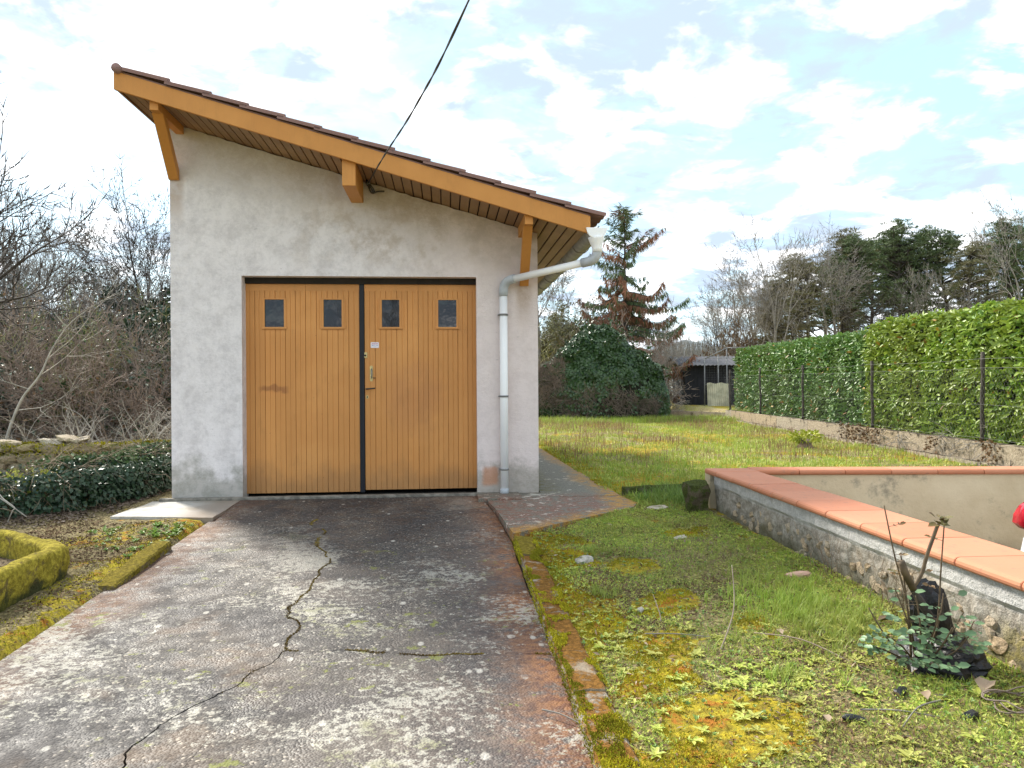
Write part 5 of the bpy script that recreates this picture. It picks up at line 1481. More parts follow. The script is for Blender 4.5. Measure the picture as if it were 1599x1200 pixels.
s_ = np.concatenate([np.stack([u, yy - .08, zz], 1), np.stack([u, yy - .08, zz], 1) + dd * ll[:, None] + np.array([[0, -.05, 0]]), np.full((n, 1), .0045), np.full((n, 1), .003)], 1)
a, f = seg_tubes(s_, 3); tag(np_mesh('dead_vines', a, f, M['twig_brown'], MO), kind='stuff')

# stray ivy shoots breaking the outline
segs, tips = [], []; r = random.Random(19)
for i in range(70):
    u_ = r.uniform(3.0, 6.5); w_ = r.uniform(.45, 1.0); yy_, zz_ = mound_pt(u_, w_)
    grow(r, (u_, float(yy_) - .05, float(zz_)), (r.uniform(-.7, .7), r.uniform(-.8, -.1), r.uniform(.1, 1)), r.uniform(.12, .38), .006, 3, dict(P_bare, nc=[0, 0, 0, 2, 0], up=[0, 0, 0, -.04, -.02], rmin=.003), segs, tips)
a, f = seg_tubes(segs, 3); tag(np_mesh('stray_shoots', a, f, M['bark'], MO), kind='stuff')
s8 = np.array(segs); k = nr.integers(0, len(s8), 900); v, f = leaves(s8[k, 3:6], rdir(900), rdir(900), nr.uniform(.05, .10, 900), .07, .15); tag(np_mesh('shoot_leaves', v, f, M['ivy_mound'], MO), kind='stuff')

# ------------------------------------------------------------------ shed
SH = empty('shed', (9.1, 20.6, 0), R(-4), label='dark boarded shed with a corrugated roof behind the garden', cat='shed')
for i in range(16):
    box('wall_board', i * .16 + .004, (i + 1) * .16 - .004, 0, .03, 0, 1.75, M['shed_dark'], SH)
box('side_wall', 0.03, 2.5, .05, 2.2, 0, 1.7, M['shed_dark'], SH)
vs, fs = [], []
nn = 60
for i in range(nn + 1):
    x_ = -.35 + 3.2 * i / nn; dz = .018 * math.sin(i * 2.1)
    vs += [(x_, -.35, 1.74 + dz), (x_, 1.1, 2.12 + dz), (x_, 2.5, 1.75 + dz)]
for i in range(nn):
    for j in range(2): fs.append((i * 3 + j, (i + 1) * 3 + j, (i + 1) * 3 + j + 1, i * 3 + j + 1))
rf_ = mesh_obj('roof', vs, fs, M['sheet_grey'], SH)
sol = rf_.modifiers.new('thickness', 'SOLIDIFY'); sol.thickness = .02
prism('barge_board', [(-.38, 1.66), (-.02, 1.72), (.25, 1.99), (.22, 2.03), (-.05, 1.80)], 'y', -.38, -.34, M['twig_brown'], SH)
AV = empty('wire_aviary', (9.35, 19.4, 0), R(-4), label='open wire mesh aviary frame in front of the dark shed', cat='aviary')
def bar(a, b, r_=.022, m_='galv'): return tube('frame_bar', [a, b], r_, M[m_], AV, 6)
for (x_, z_) in ((.10, 1.95), (.60, 2.1), (.92, 2.35)): bar((x_, 0, 0), (x_, 0, z_))
bar((.10, 0, 1.95), (.92, 0, 2.35)); bar((.92, 0, 2.35), (2.6, 0, 2.38)); bar((1.45, .02, 1.98), (2.1, .02, 2.26)); bar((.1, 0, 1.98), (1.0, 0, 1.98), .012); bar((.1, 0, 1.0), (2.2, 0, 1.02), .012)
bar((2.3, 0, 0), (2.3, 0, 2.38))
segs = []
for k in np.arange(0, 2.3, .09): segs.append((.1 + k, .0, .0, .1 + k, .0, min(1.95 + k * .48, 2.35), .0009, .0009))
for z in np.arange(.1, 2.0, .09): segs.append((.1, .0, z, 2.3, .0, z, .0009, .0009))
a, f = seg_tubes(segs, 3); tag(np_mesh('wire_mesh', a, f, M['galv'], AV), kind='stuff')
PN = empty('sheet_panel', (9.50, 19.2, 0), R(-4), label='cream corrugated sheet leaning upright in front of the aviary', cat='panel')
vs, fs = [], []
for i in range(61):
    x_ = .78 * i / 60; dy = .012 * math.sin(i * 1.05); vs += [(x_, dy, .05), (x_ - .02, dy + .03, 1.06 + .02 * math.sin(i * .2))]
for i in range(60): fs.append((i * 2, i * 2 + 2, i * 2 + 3, i * 2 + 1))
pm = mesh_obj('sheet', vs, fs, M['sheet_cream'], PN); sol = pm.modifiers.new('thickness', 'SOLIDIFY'); sol.thickness = .006
tag(tube('old_post', [(10.42, 18.9, 0), (10.45, 18.9, .5), (10.40, 18.9, .95), (10.44, 18.9, 1.32)], [.05, .04, .045, .05], M['bark'], None, 8), 'gnarled dark post standing right of the cream sheet', 'post')
# small far bits between mound and shed
HS = empty('house', (15.5, 52, 0), label='small white house far away between the ivy mound and the shed', cat='house')
box('wall', -3.5, 3.5, 0, 6, -1, 2.3, M['white_wall'], HS)
prism('roof', [(-3.9, 2.2), (3.9, 2.2), (3.9, 2.35), (0, 3.9), (-3.9, 2.35)], 'y', -.4, 6.4, M['tile'], HS)
for x_ in (-2, 0.2, 2): box('window', x_ - .4, x_ + .4, -.03, .0, .4, 1.5, M['glass'], HS)
RFc = empty('rail_fence', (8.2, 24, 0), label='grey rail fence between the ivy mound and the shed', cat='fence')
for i in range(5): box('fence_post', i * .9 - .9, i * .9 - .82, 0, .08, 0, 1.1, M['bark_grey'], RFc)
for z in (.35, .65, .95): box('rail', -1, 2.8, -.03, -.002, z, z + .06, M['bark_grey'], RFc)

# ------------------------------------------------------------------ spruce
def spruce(seed, H=8.3, Rb=2.6):
    r = random.Random(seed); bs = []; live_p, live_d, dead_p, dead_d = [], [], [], []
    trunk = [(0, 0, z, .02 * math.sin(z), 0, z + .5, .16 * (1 - z / H / 1.02), .16 * (1 - (z + .5) / H / 1.02)) for z in np.arange(-.2, H - .5, .5)]
    z = .7
    while z < H - .12:
        rad = min(Rb, 1.08 * (H - z) ** .74)
        for k in range(4 if z < H * .6 else 3):
            a = r.uniform(0, 2 * PI); L = rad * r.uniform(.25, 1.2) + .08
            if math.sin(a) < -.2 and r.random() < .25: continue
            up = .1 if z < H * .7 else .45
            p = Vector((0, 0, z)); n = max(3, int(L / .18)); dead = (math.cos(a) < .5 and 1.0 < z < 5.6 and r.random() < .85) or (z < 3.0 and r.random() < .6) or r.random() < .22
            for i in range(n):
                t = i / n; dz = up - .95 * math.sin(PI * min(1, t * 1.2)) * (.55 if z < H * .75 else .1) + .9 * t * t
                d = Vector((math.cos(a), math.sin(a), dz)).normalized(); p2 = p + d * L / n
                bs.append((*p, *p2, .018 * (1 - t) + .004, .018 * (1 - t - 1 / n) + .004))
                m_ = 11 if z < H * .6 else 6
                for _ in range(m_):
                    q_ = p.lerp(p2, r.random()); side = Vector((-math.sin(a), math.cos(a), 0)) * r.choice((-1, 1))
                    hang = Vector((0, 0, -1)) * r.uniform(.7, 2.2) * (1 if z < H * .8 else .2) + side * r.uniform(.1, .6) + d * r.uniform(0, .6)
                    (dead_p if dead and r.random() < .85 else live_p).append(q_); (dead_d if len(dead_p) > len(dead_d) else live_d).append(hang.normalized())
                p = p2
        z += .17 if z > H * .5 else .2
    out_ = []
    a, f = seg_tubes(trunk, 7); o = np_mesh('trunk', a, f, M['bark']); out_.append(o)
    a, f = seg_tubes(bs, 3); o = np_mesh('branches', a, f, M['bark']); out_.append(o)
    for nm, P_, D_, m_ in (('live_foliage', live_p, live_d, 'needle'), ('dead_foliage', dead_p, dead_d, 'needle_dead')):
        P2_ = np.repeat(np.array(P_), 3, 0); D2_ = unit(np.repeat(np.array(D_), 3, 0) + nr.normal(size=(len(P2_), 3)) * .22)
        v, f = leaves(P2_, D2_, rdir(len(P2_)), nr.uniform(.12, .42, len(P2_)), .03, .1); o = np_mesh(nm, v, f, M[m_]); out_.append(o)
    return to_kit(*out_)
kits['spruce'] = spruce(3)
place(kits['spruce'], 'spruce_tree', (7.1, 21.9, -.1), 0, .985, 'tall half dead spruce with red brown boughs behind the ivy mound', 'tree', None)

# ------------------------------------------------------------------ pines
def pine(seed, H, spread, leaf='needle', lean=(0, 0), crown0=.45, nb=26, clus=7, flat=.5):
    r = random.Random(seed); segs, cl = [], []
    tr = []; n = 10; p = Vector((0, 0, -.2))
    pts = [p]
    for i in range(n):
        t = (i + 1) / n; pts.append(Vector((lean[0] * t + .12 * math.sin(t * 5 + seed), lean[1] * t, H * t)))
    for i in range(n): tr.append((*pts[i], *pts[i + 1], .17 * (1 - .85 * i / n), .17 * (1 - .85 * (i + 1) / n)))
    for b in range(nb):
        t = crown0 + (1 - crown0) * (b / nb) ** .8; i = min(n - 1, int(t * n)); q_ = pts[i].lerp(pts[i + 1], t * n - i)
        a = r.uniform(0, 2 * PI); u = (t - crown0) / (1 - crown0); L = spread * (math.sin(PI * min(1, .22 + .72 * u)) ** .8) * r.uniform(.5, 1.15) + .2
        d = Vector((math.cos(a), math.sin(a), r.uniform(-.05, .5 + .4 * u)))
        nodes = []; pp_ = q_.copy(); m_ = 6
        for k in range(m_):
            d = (d + Vector((r.gauss(0, .16), r.gauss(0, .16), .08))).normalized(); p2 = pp_ + d * L / m_
            segs.append((*pp_, *p2, .05 * (1 - k / m_) + .012, .05 * (1 - (k + 1) / m_) + .012)); pp_ = p2; nodes.append((p2.copy(), d.copy()))
        for k in range(clus):
            c, dd = r.choice(nodes[2:]); cl.append(c + Vector((r.gauss(0, .28), r.gauss(0, .28), r.gauss(.08, .16))))
            segs.append((*c, *cl[-1], .012, .006))
    o = []
    a, f = seg_tubes(tr, 7); o.append(np_mesh('trunk', a, f, M['bark_grey'] if leaf == 'needle_olive' else M['bark'], None, True))
    a, f = seg_tubes(segs, 3); o.append(np_mesh('branches', a, f, M['bark']))
    C_ = np.array([tuple(c) for c in cl]); m_ = 34; k = np.repeat(np.arange(len(C_)), m_); nn2 = len(k)
    u = rdir(nn2); u[:, 2] = np.abs(u[:, 2]) * .9 - .25
    pos = C_[k] + u * nr.uniform(0, .2, nn2)[:, None] * np.array([[1, 1, flat]])
    v, f = leaves(pos, u + np.array([[0, 0, .35]]), rdir(nn2), nr.uniform(.10, .22, nn2), .035, .1)
    o.append(np_mesh('foliage', v, f, M[leaf])); return to_kit(*o)
kits['pineA'] = pine(1, 9.0, 2.3, nb=60, clus=11)
kits['pineB'] = pine(2, 9.0, 1.9, lean=(1.4, 0), crown0=.5, nb=50, clus=11)
kits['pineC'] = pine(5, 9.0, 1.5, 'needle_olive', lean=(.3, 0), crown0=.35, nb=46, clus=9)
kits['pineD'] = pine(6, 9.0, .9, 'needle', lean=(-.2, 0), crown0=.62, nb=26, clus=9)

fwd = Vector((math.sin(R(4.99)), math.cos(R(4.99)), 0)); rgt = Vector((math.cos(R(4.99)), -math.sin(R(4.99)), 0))
def far(lat, dist): p = Vector((0, -7.6, 0)) + rgt * lat + fwd * dist; return p.x, p.y
def spot(col, dist):
    """place a background tree: col = direction as slope of lateral over distance"""
    return far(col * dist, dist)
back = [
 ('pineA', .515, 39, 1.00, 0.3, 'broad dark pine with the widest crown right of centre behind the hedge', 'pine_tree'),
 ('pineA', .475, 42, .98, 2.2, 'dark pine standing just left of the broadest pine', 'pine_tree'),
 ('pineB', .545, 41, .98, 2.9, 'leaning dark pine just right of the broadest pine', 'pine_tree'),
 ('pineB', .590, 40, 1.0, 3.3, 'dark pine with a leaning trunk in the middle of the row', 'pine_tree'),
 ('pineC', .440, 37, .95, .8, 'olive toned pine with a dense upright crown beside the bare tree', 'pine_tree'),
 ('pineD', .660, 38, 1.04, .3, 'slender pine with a small crown near the right edge', 'pine_tree'),
 ('pineD', .628, 43, 1.0, 1.3, 'thin pine between the leaning pine and the slender pine', 'pine_tree'),
 ('pineB', .405, 40, .84, .2, 'medium pine with a tufted top left of the pine row', 'pine_tree'),
 ('pineC', .372, 36, .80, 1.2, 'short olive pine at the left end of the pine row', 'pine_tree'),
 ('pineC', .392, 34, .74, 4.2, 'olive pine just behind the far hedge', 'pine_tree'),
 ('pineC', .355, 38, .70, 3.0, 'narrow olive pine left of the short one', 'pine_tree'),
 ('pineB', .425, 37, .86, 5.2, 'green pine filling the gap left of the dark row', 'pine_tree'),
 ('pineC', .612, 36, .86, 2.0, 'olive pine low between the leaning and slender pines', 'pine_tree'),
 ('pineB', .665, 42, 1.02, 4.6, 'dark pine close to the right edge of the picture', 'pine_tree'),
 ('pineC', .345, 44, .74, 2.2, 'small distant pine above the shed roof', 'pine_tree'),
]
for k, col, dist, sc, rz, lab, nm in back:
    x_, y_ = spot(col, dist); place(kits[k], nm, (x_, y_, -.1), rz, sc * .95, lab, 'pine', 'pines behind the hedge')
# bare trees right
P_pop = dict(P_bare, lev=4, seg=[9, 6, 5, 4], nc=[12, 5, 4, 0], t0=[.3, .2, .2, 0], ang=[(20, 45), (20, 45), (20, 50), (0, 0)], ratio=[.35, .6, .6, .5], rmin=.012, tap=.85)
o1, o2, tp = tree_meshes(61, P_pop, 8, .10, M['bark_grey']); kits['slim'] = to_kit(o1, o2)
bt = [('bare1', .43, 34, 1.28, 'tall bare tree in front of the pines above the hedge gap'), ('slim', .60, 44, 1.05, 'slim bare tree among the leaning pines'), ('slim', .64, 42, 1.0, 'slim bare tree right of the thin pine'),
      ('slim', .565, 46, 1.0, 'slim bare tree behind the dark leaning pine'), ('bare3', .685, 30, 1.35, 'tall bare tree at the right edge of the picture'), ('slim', .665, 44, 1.15, 'thin bare trunk behind the slender pine'),
      ('bare3', .33, 38, 1.2, 'twiggy bare tree directly above the shed roof end'), ('bare1', .36, 39, 1.2, 'tall bare tree left of the olive pine'), ('bare1', .305, 36, 1.15, 'low spreading bare tree behind the shed'), ('bare2', .275, 40, 01.15, 'bare tree with dark twigs left of the shed roof'), ('bare3', .35, 33, 1.2, 'bare tree rising behind the far hedge end'), ('bare2', .49, 33, .95, 'low bare tree under the broad pine crown'), ('bare3', .56, 33, .95, 'low bare tree under the leaning pine'), ('bare1', .32, 44, 1.15, 'bare tree far behind the aviary'),
      ('bare2', .62, 34, .95, 'small bare tree showing between pine trunks')]
for i, (k, col, dist, sc, lab) in enumerate(bt):
    x_, y_ = spot(col, dist); place(kits[k], 'bare_tree', (x_, y_, -.1), i * 1.7, sc, lab, 'tree', 'bare trees behind the hedge')
place(kits['bare1'], 'bare_tree', (-1.6, -17.5, -.3), .5, 1.25, 'bare tree seen only as a reflection in the garage door windows', 'tree', None)
# hanging dead leaves on the tree behind the shed
x_, y_ = spot(.305, 36)
e = empty('bare_tree', (x_ - .5, y_ - 1, 0), label='tree with clusters of brown leaves hanging left of the far hedge', cat='tree')
for nm, me in kits['bare1']: o = share(me, nm, e, Matrix.Scale(.62, 4))
n = 900; vv = kits['bare1'][1][1]; co = np.zeros(len(vv.vertices) * 3); vv.vertices.foreach_get('co', co); co = co.reshape(-1, 3) * .62
k = nr.integers(0, len(co), n); v, f = leaves(co[k], rdir(n) * .4 + np.array([[0, 0, -1]]), rdir(n), nr.uniform(.1, .2, n), .07)
tag(np_mesh('foliage', v, f, M['litter'], e), kind='stuff')

# willow-like shrub and round tree between garage and mound
o1 = shrub(71, M['willow'], 9, 2.0, rmin=.008, spread=.75, P=dict(P_thick, lev=4, nc=[5, 4, 4, 0, 0], up=[.0, .08, .08, .05, 0]))
x_, y_ = spot(.030, 27.5); kits['willow'] = o1
place(kits['willow'], 'shrub', (x_ + .3, y_, -.1), .4, 1.0, 'yellow green twiggy shrub growing between the garage and the ivy mound', 'shrub', None)
o1, o2, tp = tree_meshes(64, dict(P_bare, nc=[8, 5, 5, 3, 0], t0=[.2, .2, .2, .15, 0], rmin=.008), 1.9, .09, M['bark_grey'])
co = np.array([tuple(t[0]) for t in tp]); n = 9000; k = nr.integers(0, len(co), n)
v, f = leaves(co[k] + nr.normal(size=(n, 3)) * .12, rdir(n), rdir(n), nr.uniform(.05, .11, n), .05); o3 = np_mesh('foliage', v, f, M['needle_olive'])
kits['round'] = to_kit(o1, o2, o3)
x_, y_ = spot(.062, 34); place(kits['round'], 'evergreen_tree', (x_, y_, -.1), 0, 1.2, 'round olive green tree behind the yellow twigged shrub', 'tree', None)
x_, y_ = spot(.098, 31); place(kits['round'], 'evergreen_tree', (x_, y_, -.1), 2, 1.25, 'olive green tree directly left of the spruce', 'tree', None)
for i, (c_, d_, s_, kk, lab) in enumerate(((.035, 33, 1.25, 'bare1', 'bare tree showing below the garage gutter'), (.075, 36, 1.1, 'bare3', 'bare tree between the gutter and the spruce'), (.11, 28, .5, 'bare2', 'small bare tree tangled left of the spruce trunk'), (.205, 27, .48, 'bare1', 'bare tree right of the ivy mound'), (.215, 34, .62, 'bare3', 'slim bare tree left of the shed'))):
    x_, y_ = spot(c_, d_); place(kits[kk], 'bare_tree', (x_, y_, -.1), i * 2.1, s_, lab, 'tree', 'bare trees between garage and shed')
x_, y_ = spot(.200, 24); place(kits['shrubC'], 'shrub', (x_, y_, -.05), 0, .62, 'grey twiggy shrub at the right foot of the ivy mound', 'shrub', None)
x_, y_ = spot(.150, 28); place(kits['shrubB'], 'shrub', (x_, y_, -.05), 0, 1.6, 'red brown twiggy shrub below the dead spruce boughs', 'shrub', None)

# distant wood and hill
n = 26000
ang_ = nr.uniform(-.62, .78, n); dist = nr.uniform(62, 110, n); lat = np.tan(ang_) * dist
px_ = lat * rgt.x + dist * fwd.x; py_ = -7.6 + lat * rgt.y + dist * fwd.y
hh = (3.2 + 3.0 * vn(ang_ * 14, ang_ * 0, 1.0, 6)) * dist / 80
z0 = terrain(px_, py_)
s_ = np.stack([px_, py_, z0 - .3 + nr.random(n) * hh * .55, px_ + nr.normal(size=n) * .7, py_, z0 + .6 + nr.random(n) * hh, np.full(n, .05), np.full(n, .02)], 1)
a, f = seg_tubes(s_, 3); tag(np_mesh('distant_woodland', a, f, M['bark_grey']), 'far leafless woodland closing the horizon behind the garden', 'woodland', kind='stuff')
vs, fs = [], []; nn = 80
for i in range(nn + 1):
    a = -1.0 + 2.0 * i / nn; xx, yy = far(math.tan(a) * 700 if abs(a) < .95 else math.copysign(980, a), 700)
    h = 20 + 16 * mnoise.noise(Vector((i * .13, 0, 0))) + 22 * math.exp(-((a - .23) / .05) ** 2)
    vs += [(xx, yy - 120, -10), (xx, yy, h), (xx, yy + 200, -10)]
for i in range(nn):
    for j in range(2): fs.append((i * 3 + j, (i + 1) * 3 + j, (i + 1) * 3 + j + 1, i * 3 + j + 1))
tag(mesh_obj('hills', vs, fs, M['hill'], smooth=True), kind='structure')

# ------------------------------------------------------------------ ground cover on the right
def allowed(x, y):
    ok = (x > .5) & ~((y < 0) & (y > -2.04 + (x - .48) * .905) & (x < 1.72)) & ~((y >= 0) & (x < 1.60))
    ok &= ~((x > OX(y) - .01) & (y < -.9) & (y < -1.0 - (x - 2.6) * .117 + .0)) & ~((y < -.85 - (x - 2.5) * .117) & (x > 2.28))
    ok &= (x < kerb_x(y) - .08)
    return ok
def scatter(n, x0, x1, y0, y1, fmask, power=1.0):
    x = nr.uniform(x0, x1, n); y = nr.uniform(y0, y1, n)
    k = allowed(x, y) & (nr.random(n) < fmask(x, y) ** power)
    return x[k], y[k]
def blades(x, y, h0, h1, w_, lean=.5, zoff=0):
    n = len(x); h = nr.uniform(h0, h1, n); a = nr.uniform(0, 2 * PI, n); l = nr.random(n) * lean
    d = np.stack([np.cos(a) * l, np.sin(a) * l, np.ones(n)], 1); d = unit(d)
    p = np.stack([x, y, terrain(x, y) - .004 + zoff], 1); s_ = np.stack([-np.sin(a), np.cos(a), np.zeros(n)], 1) * (w_ * .5)
    m_ = p + d * (h * .55)[:, None]; t = m_ + unit(d + np.stack([np.cos(a), np.sin(a), -np.ones(n) * .3], 1) * (.2 + l)[:, None]) * (h * .5)[:, None]
    v = np.stack([p - s_, p + s_, m_ + s_ * .7, m_ - s_ * .7, t], 1).reshape(-1, 3)
    b = np.arange(n)[:, None, None] * 5
    f = (b + np.array([[0, 1, 2], [0, 2, 3], [3, 2, 4]])[None]).reshape(-1, 3)
    return v, f
def tufts(cx_, cy_, per, rad):
    n = len(cx_); k = np.repeat(np.arange(n), per); a = nr.uniform(0, 2 * PI, len(k)); q_ = nr.random(len(k)) ** .7 * rad
    x = cx_[k] + np.cos(a) * q_; y = cy_[k] + np.sin(a) * q_; ok = allowed(x, y); return x[ok], y[ok]
# near lawn
tx, ty = scatter(3000, .55, 2.4, -7.2, 0, lambda x, y: f_grass(x, y) * (1 - .75 * f_moss(x, y)), 1.8)
x, y = tufts(tx, ty, 14, .04)
v, f = blades(x, y, .015, .055, .0035, .9)
tag(np_mesh('lawn_grass', v, f, M['grass']), 'short rough grass growing on the near lawn', 'grass', kind='stuff')
# lush clump
tx = nr.normal(1.78, .17, 190); ty = nr.normal(-3.95, .28, 190); x, y = tufts(tx, ty, 16, .03)
v, f = blades(x, y, .04, .115, .0035, .8); tag(np_mesh('long_grass', v, f, M['grass']), 'lush clump of long green grass near the rose bush', 'grass', kind='stuff')
for (cx_, cy_, lab) in ((.86, -3.45, 'green grass tuft beside the mossy kerb'), (1.35, -4.72, 'small round grass tuft in the middle of the near lawn'), (1.02, -2.55, 'grass tuft on the lawn near the apron corner')):
    x, y = tufts(np.full(14, cx_) + nr.normal(size=14) * .05, np.full(14, cy_) + nr.normal(size=14) * .05, 16, .03)
    v, f = blades(x, y, .03, .08, .003, .9); tag(np_mesh('grass_tuft', v, f, M['grass']), lab, 'grass tuft')
x, y = tufts(nr.normal(2.28, .22, 170), nr.normal(-.55, .22, 170), 14, .04)
v, f = blades(x, y, .05, .17, .005, .8); tag(np_mesh('tall_grass', v, f, M['weed_dark']), 'taller dark green grass around the corner of the terracotta topped wall', 'grass', kind='stuff')
# dry stalks & litter near
x, y = scatter(9000, .55, 2.35, -7.2, -.1, lambda x, y: .25 + .5 * f_dry(x, y))
n = len(x); v, f = leaves(np.stack([x, y, terrain(x, y) + .006], 1), rdir(n, .25), rdir(n) + np.array([[0, 0, 1.2]]), nr.uniform(.012, .045, n), nr.uniform(.004, .018, n))
tag(np_mesh('leaf_litter', v, f, M['litter']), 'brown leaf litter and twigs lying over the near lawn', 'litter', kind='stuff')
x, y = scatter(3600, .55, 2.35, -7.2, -.1, lambda x, y: .3 + .4 * f_dry(x, y))
n = len(x); v, f = leaves(np.stack([x, y, terrain(x, y) + .01], 1), rdir(n, .2), rdir(n) + np.array([[0, 0, 1.2]]), nr.uniform(.02, .06, n), nr.uniform(.002, .012, n))
tag(np_mesh('dry_straw', v, f, M['litter_pale']), 'pale straw and dry stems lying over the near lawn', 'litter', kind='stuff')
# rosette weeds
def rosettes(cx_, cy_, L0, L1, wf, nl, mat, name, label, rise=.5, zo=.004):
    P_, D_, N_, LL, WW = [], [], [], [], []
    for a, b in zip(cx_, cy_):
        z = float(terrain(a, b)) + zo; k = rng.randint(*nl); o = rng.random() * 6.28; s_ = rng.uniform(.6, 1.2)
        for i in range(k):
            an = o + i * 2.4; L = rng.uniform(L0, L1) * s_; rs = rng.uniform(.15, rise)
            P_.append((a, b, z + .0008 * i)); D_.append((math.cos(an), math.sin(an), rs)); N_.append((-math.cos(an) * rs, -math.sin(an) * rs, 1)); LL.append(L); WW.append(L * wf)
    v, f = leaves(np.array(P_), np.array(D_), np.array(N_), np.array(LL), np.array(WW), .10, 6)
    tag(np_mesh(name, v, f, mat), label, 'weeds', kind='stuff')
g1 = lambda x, y: (1 - .8 * sst(.5, .8, f_moss(x, y))) * np.clip(.12 + .95 * sst(-3.9, -4.7, y + .5 * (vn(x, y, 2, 71) - .5)) * sst(.35, .6, vn(x, y, 1.7, 72) + .1), 0, 1)
x, y = scatter(1500, .62, 2.3, -7.0, -.4, g1); rosettes(x, y, .010, .034, .38, (4, 9), M['weed'], 'rosette_weeds', 'light green rosette weeds spread over the near lawn')
x, y = scatter(2400, .62, 2.3, -7.0, -.2, lambda x, y: .15 + .5 * sst(.45, .65, vn(x, y, 1.4, 75)) + .6 * sst(1.5, 2.2, x)); rosettes(x, y, .006, .018, .65, (6, 12), M['weed_dark'], 'clover', 'dark green clover and chickweed patches on the near lawn', 1.1)
x, y = scatter(3000, .62, 2.3, -6.5, -.4, lambda x, y: .9 * (vn(x, y, 1.2, 78) > .5)); rosettes(x, y, .010, .022, .55, (5, 9), M['weed'], 'seedlings', 'pale green seedlings between the rosette weeds', 1.0)
x, y = scatter(700, .66, 2.2, -6.6, -4.0, lambda x, y: (1 - .8 * sst(.5, .8, f_moss(x, y))) * (.2 + .8 * (vn(x, y, 2.6, 74) > .5))); rosettes(x, y, .022, .046, .42, (5, 10), M['weed'], 'broad_rosettes', 'larger pale green rosettes near the camera on the lawn', .45)
# fine turf: many tiny leaves of several kinds, patchy
def turf(n, seed, thr, h0, h1, w_, mat, name, label, x1=2.4, ylo=-6.6, rise=.6, hang=0.0):
    x, y = scatter(n, .60, x1, ylo, -.1, lambda x, y: (1 - .9 * sst(.5, .7, f_moss(x, y))) * np.clip(sst(thr - .12, thr + .12, vn(x, y, 2.3, seed, 4)) + .25 * sst(.5, .8, vn(x, y, 9, seed + 1)), 0, 1))
    k = len(x); v, f = leaves(np.stack([x, y, terrain(x, y) + nr.random(k) * .012], 1), rdir(k, .5) + np.array([[0, 0, rise]]), rdir(k) + np.array([[0, 0, 1.]]), nr.uniform(h0, h1, k), nr.uniform(.5, 1.2, k) * w_)
    tag(np_mesh(name, v, f, mat), label, 'weeds', kind='stuff')
turf(62000, 201, .46, .008, .022, .0075, M['weed'], 'turf_leaves', 'fine yellow green turf leaves mixed over the near lawn')
turf(34000, 205, .50, .008, .020, .007, M['weed_dark'], 'turf_leaves', 'fine dark green turf leaves mixed over the near lawn')
turf(60000, 209, .52, .012, .035, .0022, M['grass_dry'], 'turf_straw', 'fine straw coloured stems mixed over the near lawn', rise=.3)
turf(40000, 213, .50, .008, .024, .010, M['litter'], 'turf_litter', 'small brown leaf crumbs mixed over the near lawn', rise=.1)
turf(42000, 217, .42, .015, .045, .0028, M['grass'], 'turf_grass', 'thin scattered grass blades over the near lawn', rise=1.2)
# moss carpets
def mossy(n, x0, x1, y0, y1, mat, name, label, fm, hmax=.016, ok=allowed, up=.8):
    x = nr.uniform(x0, x1, n); y = nr.uniform(y0, y1, n); k = ok(x, y) & (nr.random(n) < fm(x, y)); x, y = x[k], y[k]; n = len(x)
    m_ = fm(x, y); z = terrain(x, y) + m_ * .012 * vn(x, y, 14, 81, 2) - .003
    v, f = leaves(np.stack([x, y, z], 1), rdir(n) * .55 * (1, 1, up / .8) + np.array([[0, 0, up]]), rdir(n) + np.array([[0, 0, 1.2 * (up < .5)]]), nr.uniform(.006, hmax, n), .006 if up > .5 else .011)
    tag(np_mesh(name, v, f, mat), label, 'moss', kind='stuff')
fm = lambda x, y: sst(.45, .7, f_moss(x, y)) * sst(.32, .5, vn(x, y, 5, 83))
mossy(120000, .58, 2.3, -6.2, -1.6, M['moss'], 'lawn_moss', 'bright yellow moss patches on the near lawn', fm, .013)
mossy(26000, .58, 1.3, -7, -1.6, M['moss_rust'], 'rusty_moss', 'rust coloured moss along the kerb side of the lawn', lambda x, y: sst(1.15, .6, x) * sst(.5, .62, vn(x, y, 3.1, 85)))
mossy(60000, 1.50, 2.4, -.6, 6.5, M['moss'], 'path_moss', 'yellow orange moss fringe along the side path', lambda x, y: sst(.50, .10, x - 1.55) * sst(.35, .55, vn(x, y, 4, 87)))
n = 9000; p, nn = on_line(BANK, n, .3, .95); dd = -nr.random(n) ** 2 * .5; x = p[:, 0] + nn[:, 0] * dd; y = p[:, 1] + nn[:, 1] * dd; k = ~((x > -2.9) & (y > -1.05)); x, y = x[k], y[k]; n = len(x)
v, f = leaves(np.stack([x, y, terrain(x, y) + .004 + nr.random(n) * .012], 1), rdir(n, .15), rdir(n) + np.array([[0, 0, 1.4]]), nr.uniform(.015, .045, n), nr.uniform(.008, .022, n))
tag(np_mesh('dead_leaf_litter', v, f, M['litter_dark']), 'dark dead leaves gathered at the foot of the ivy bank', 'litter', kind='stuff')
okl = lambda x, y: (x < -1.98) & (bank_depth(x, y) < -.02) & ~((x > -2.9) & (x < -1.94) & (y > -1.05)) & ~((x < -2.30) & (y < -2.55))
mossy(60000, -3.1, -1.99, -5.5, -.95, M['moss'], 'verge_moss', 'yellow moss on the verge between driveway and trough', lambda x, y: f_moss(x, y) * sst(.3, .5, vn(x, y, 6, 88)) * .55, ok=okl)
mossy(22000, -3.3, -1.99, -5.5, -.9, M['litter'], 'verge_litter', 'brown leaf litter on the verge between driveway and ivy', lambda x, y: .25 + .6 * sst(.5, .6, vn(x, y, 2.2, 90)), .03, ok=okl, up=.12)
x = nr.uniform(-2.8, -2.05, 150); y = nr.uniform(-2.3, -1.2, 150); k = vn(x, y, 2.2, 91) > .5
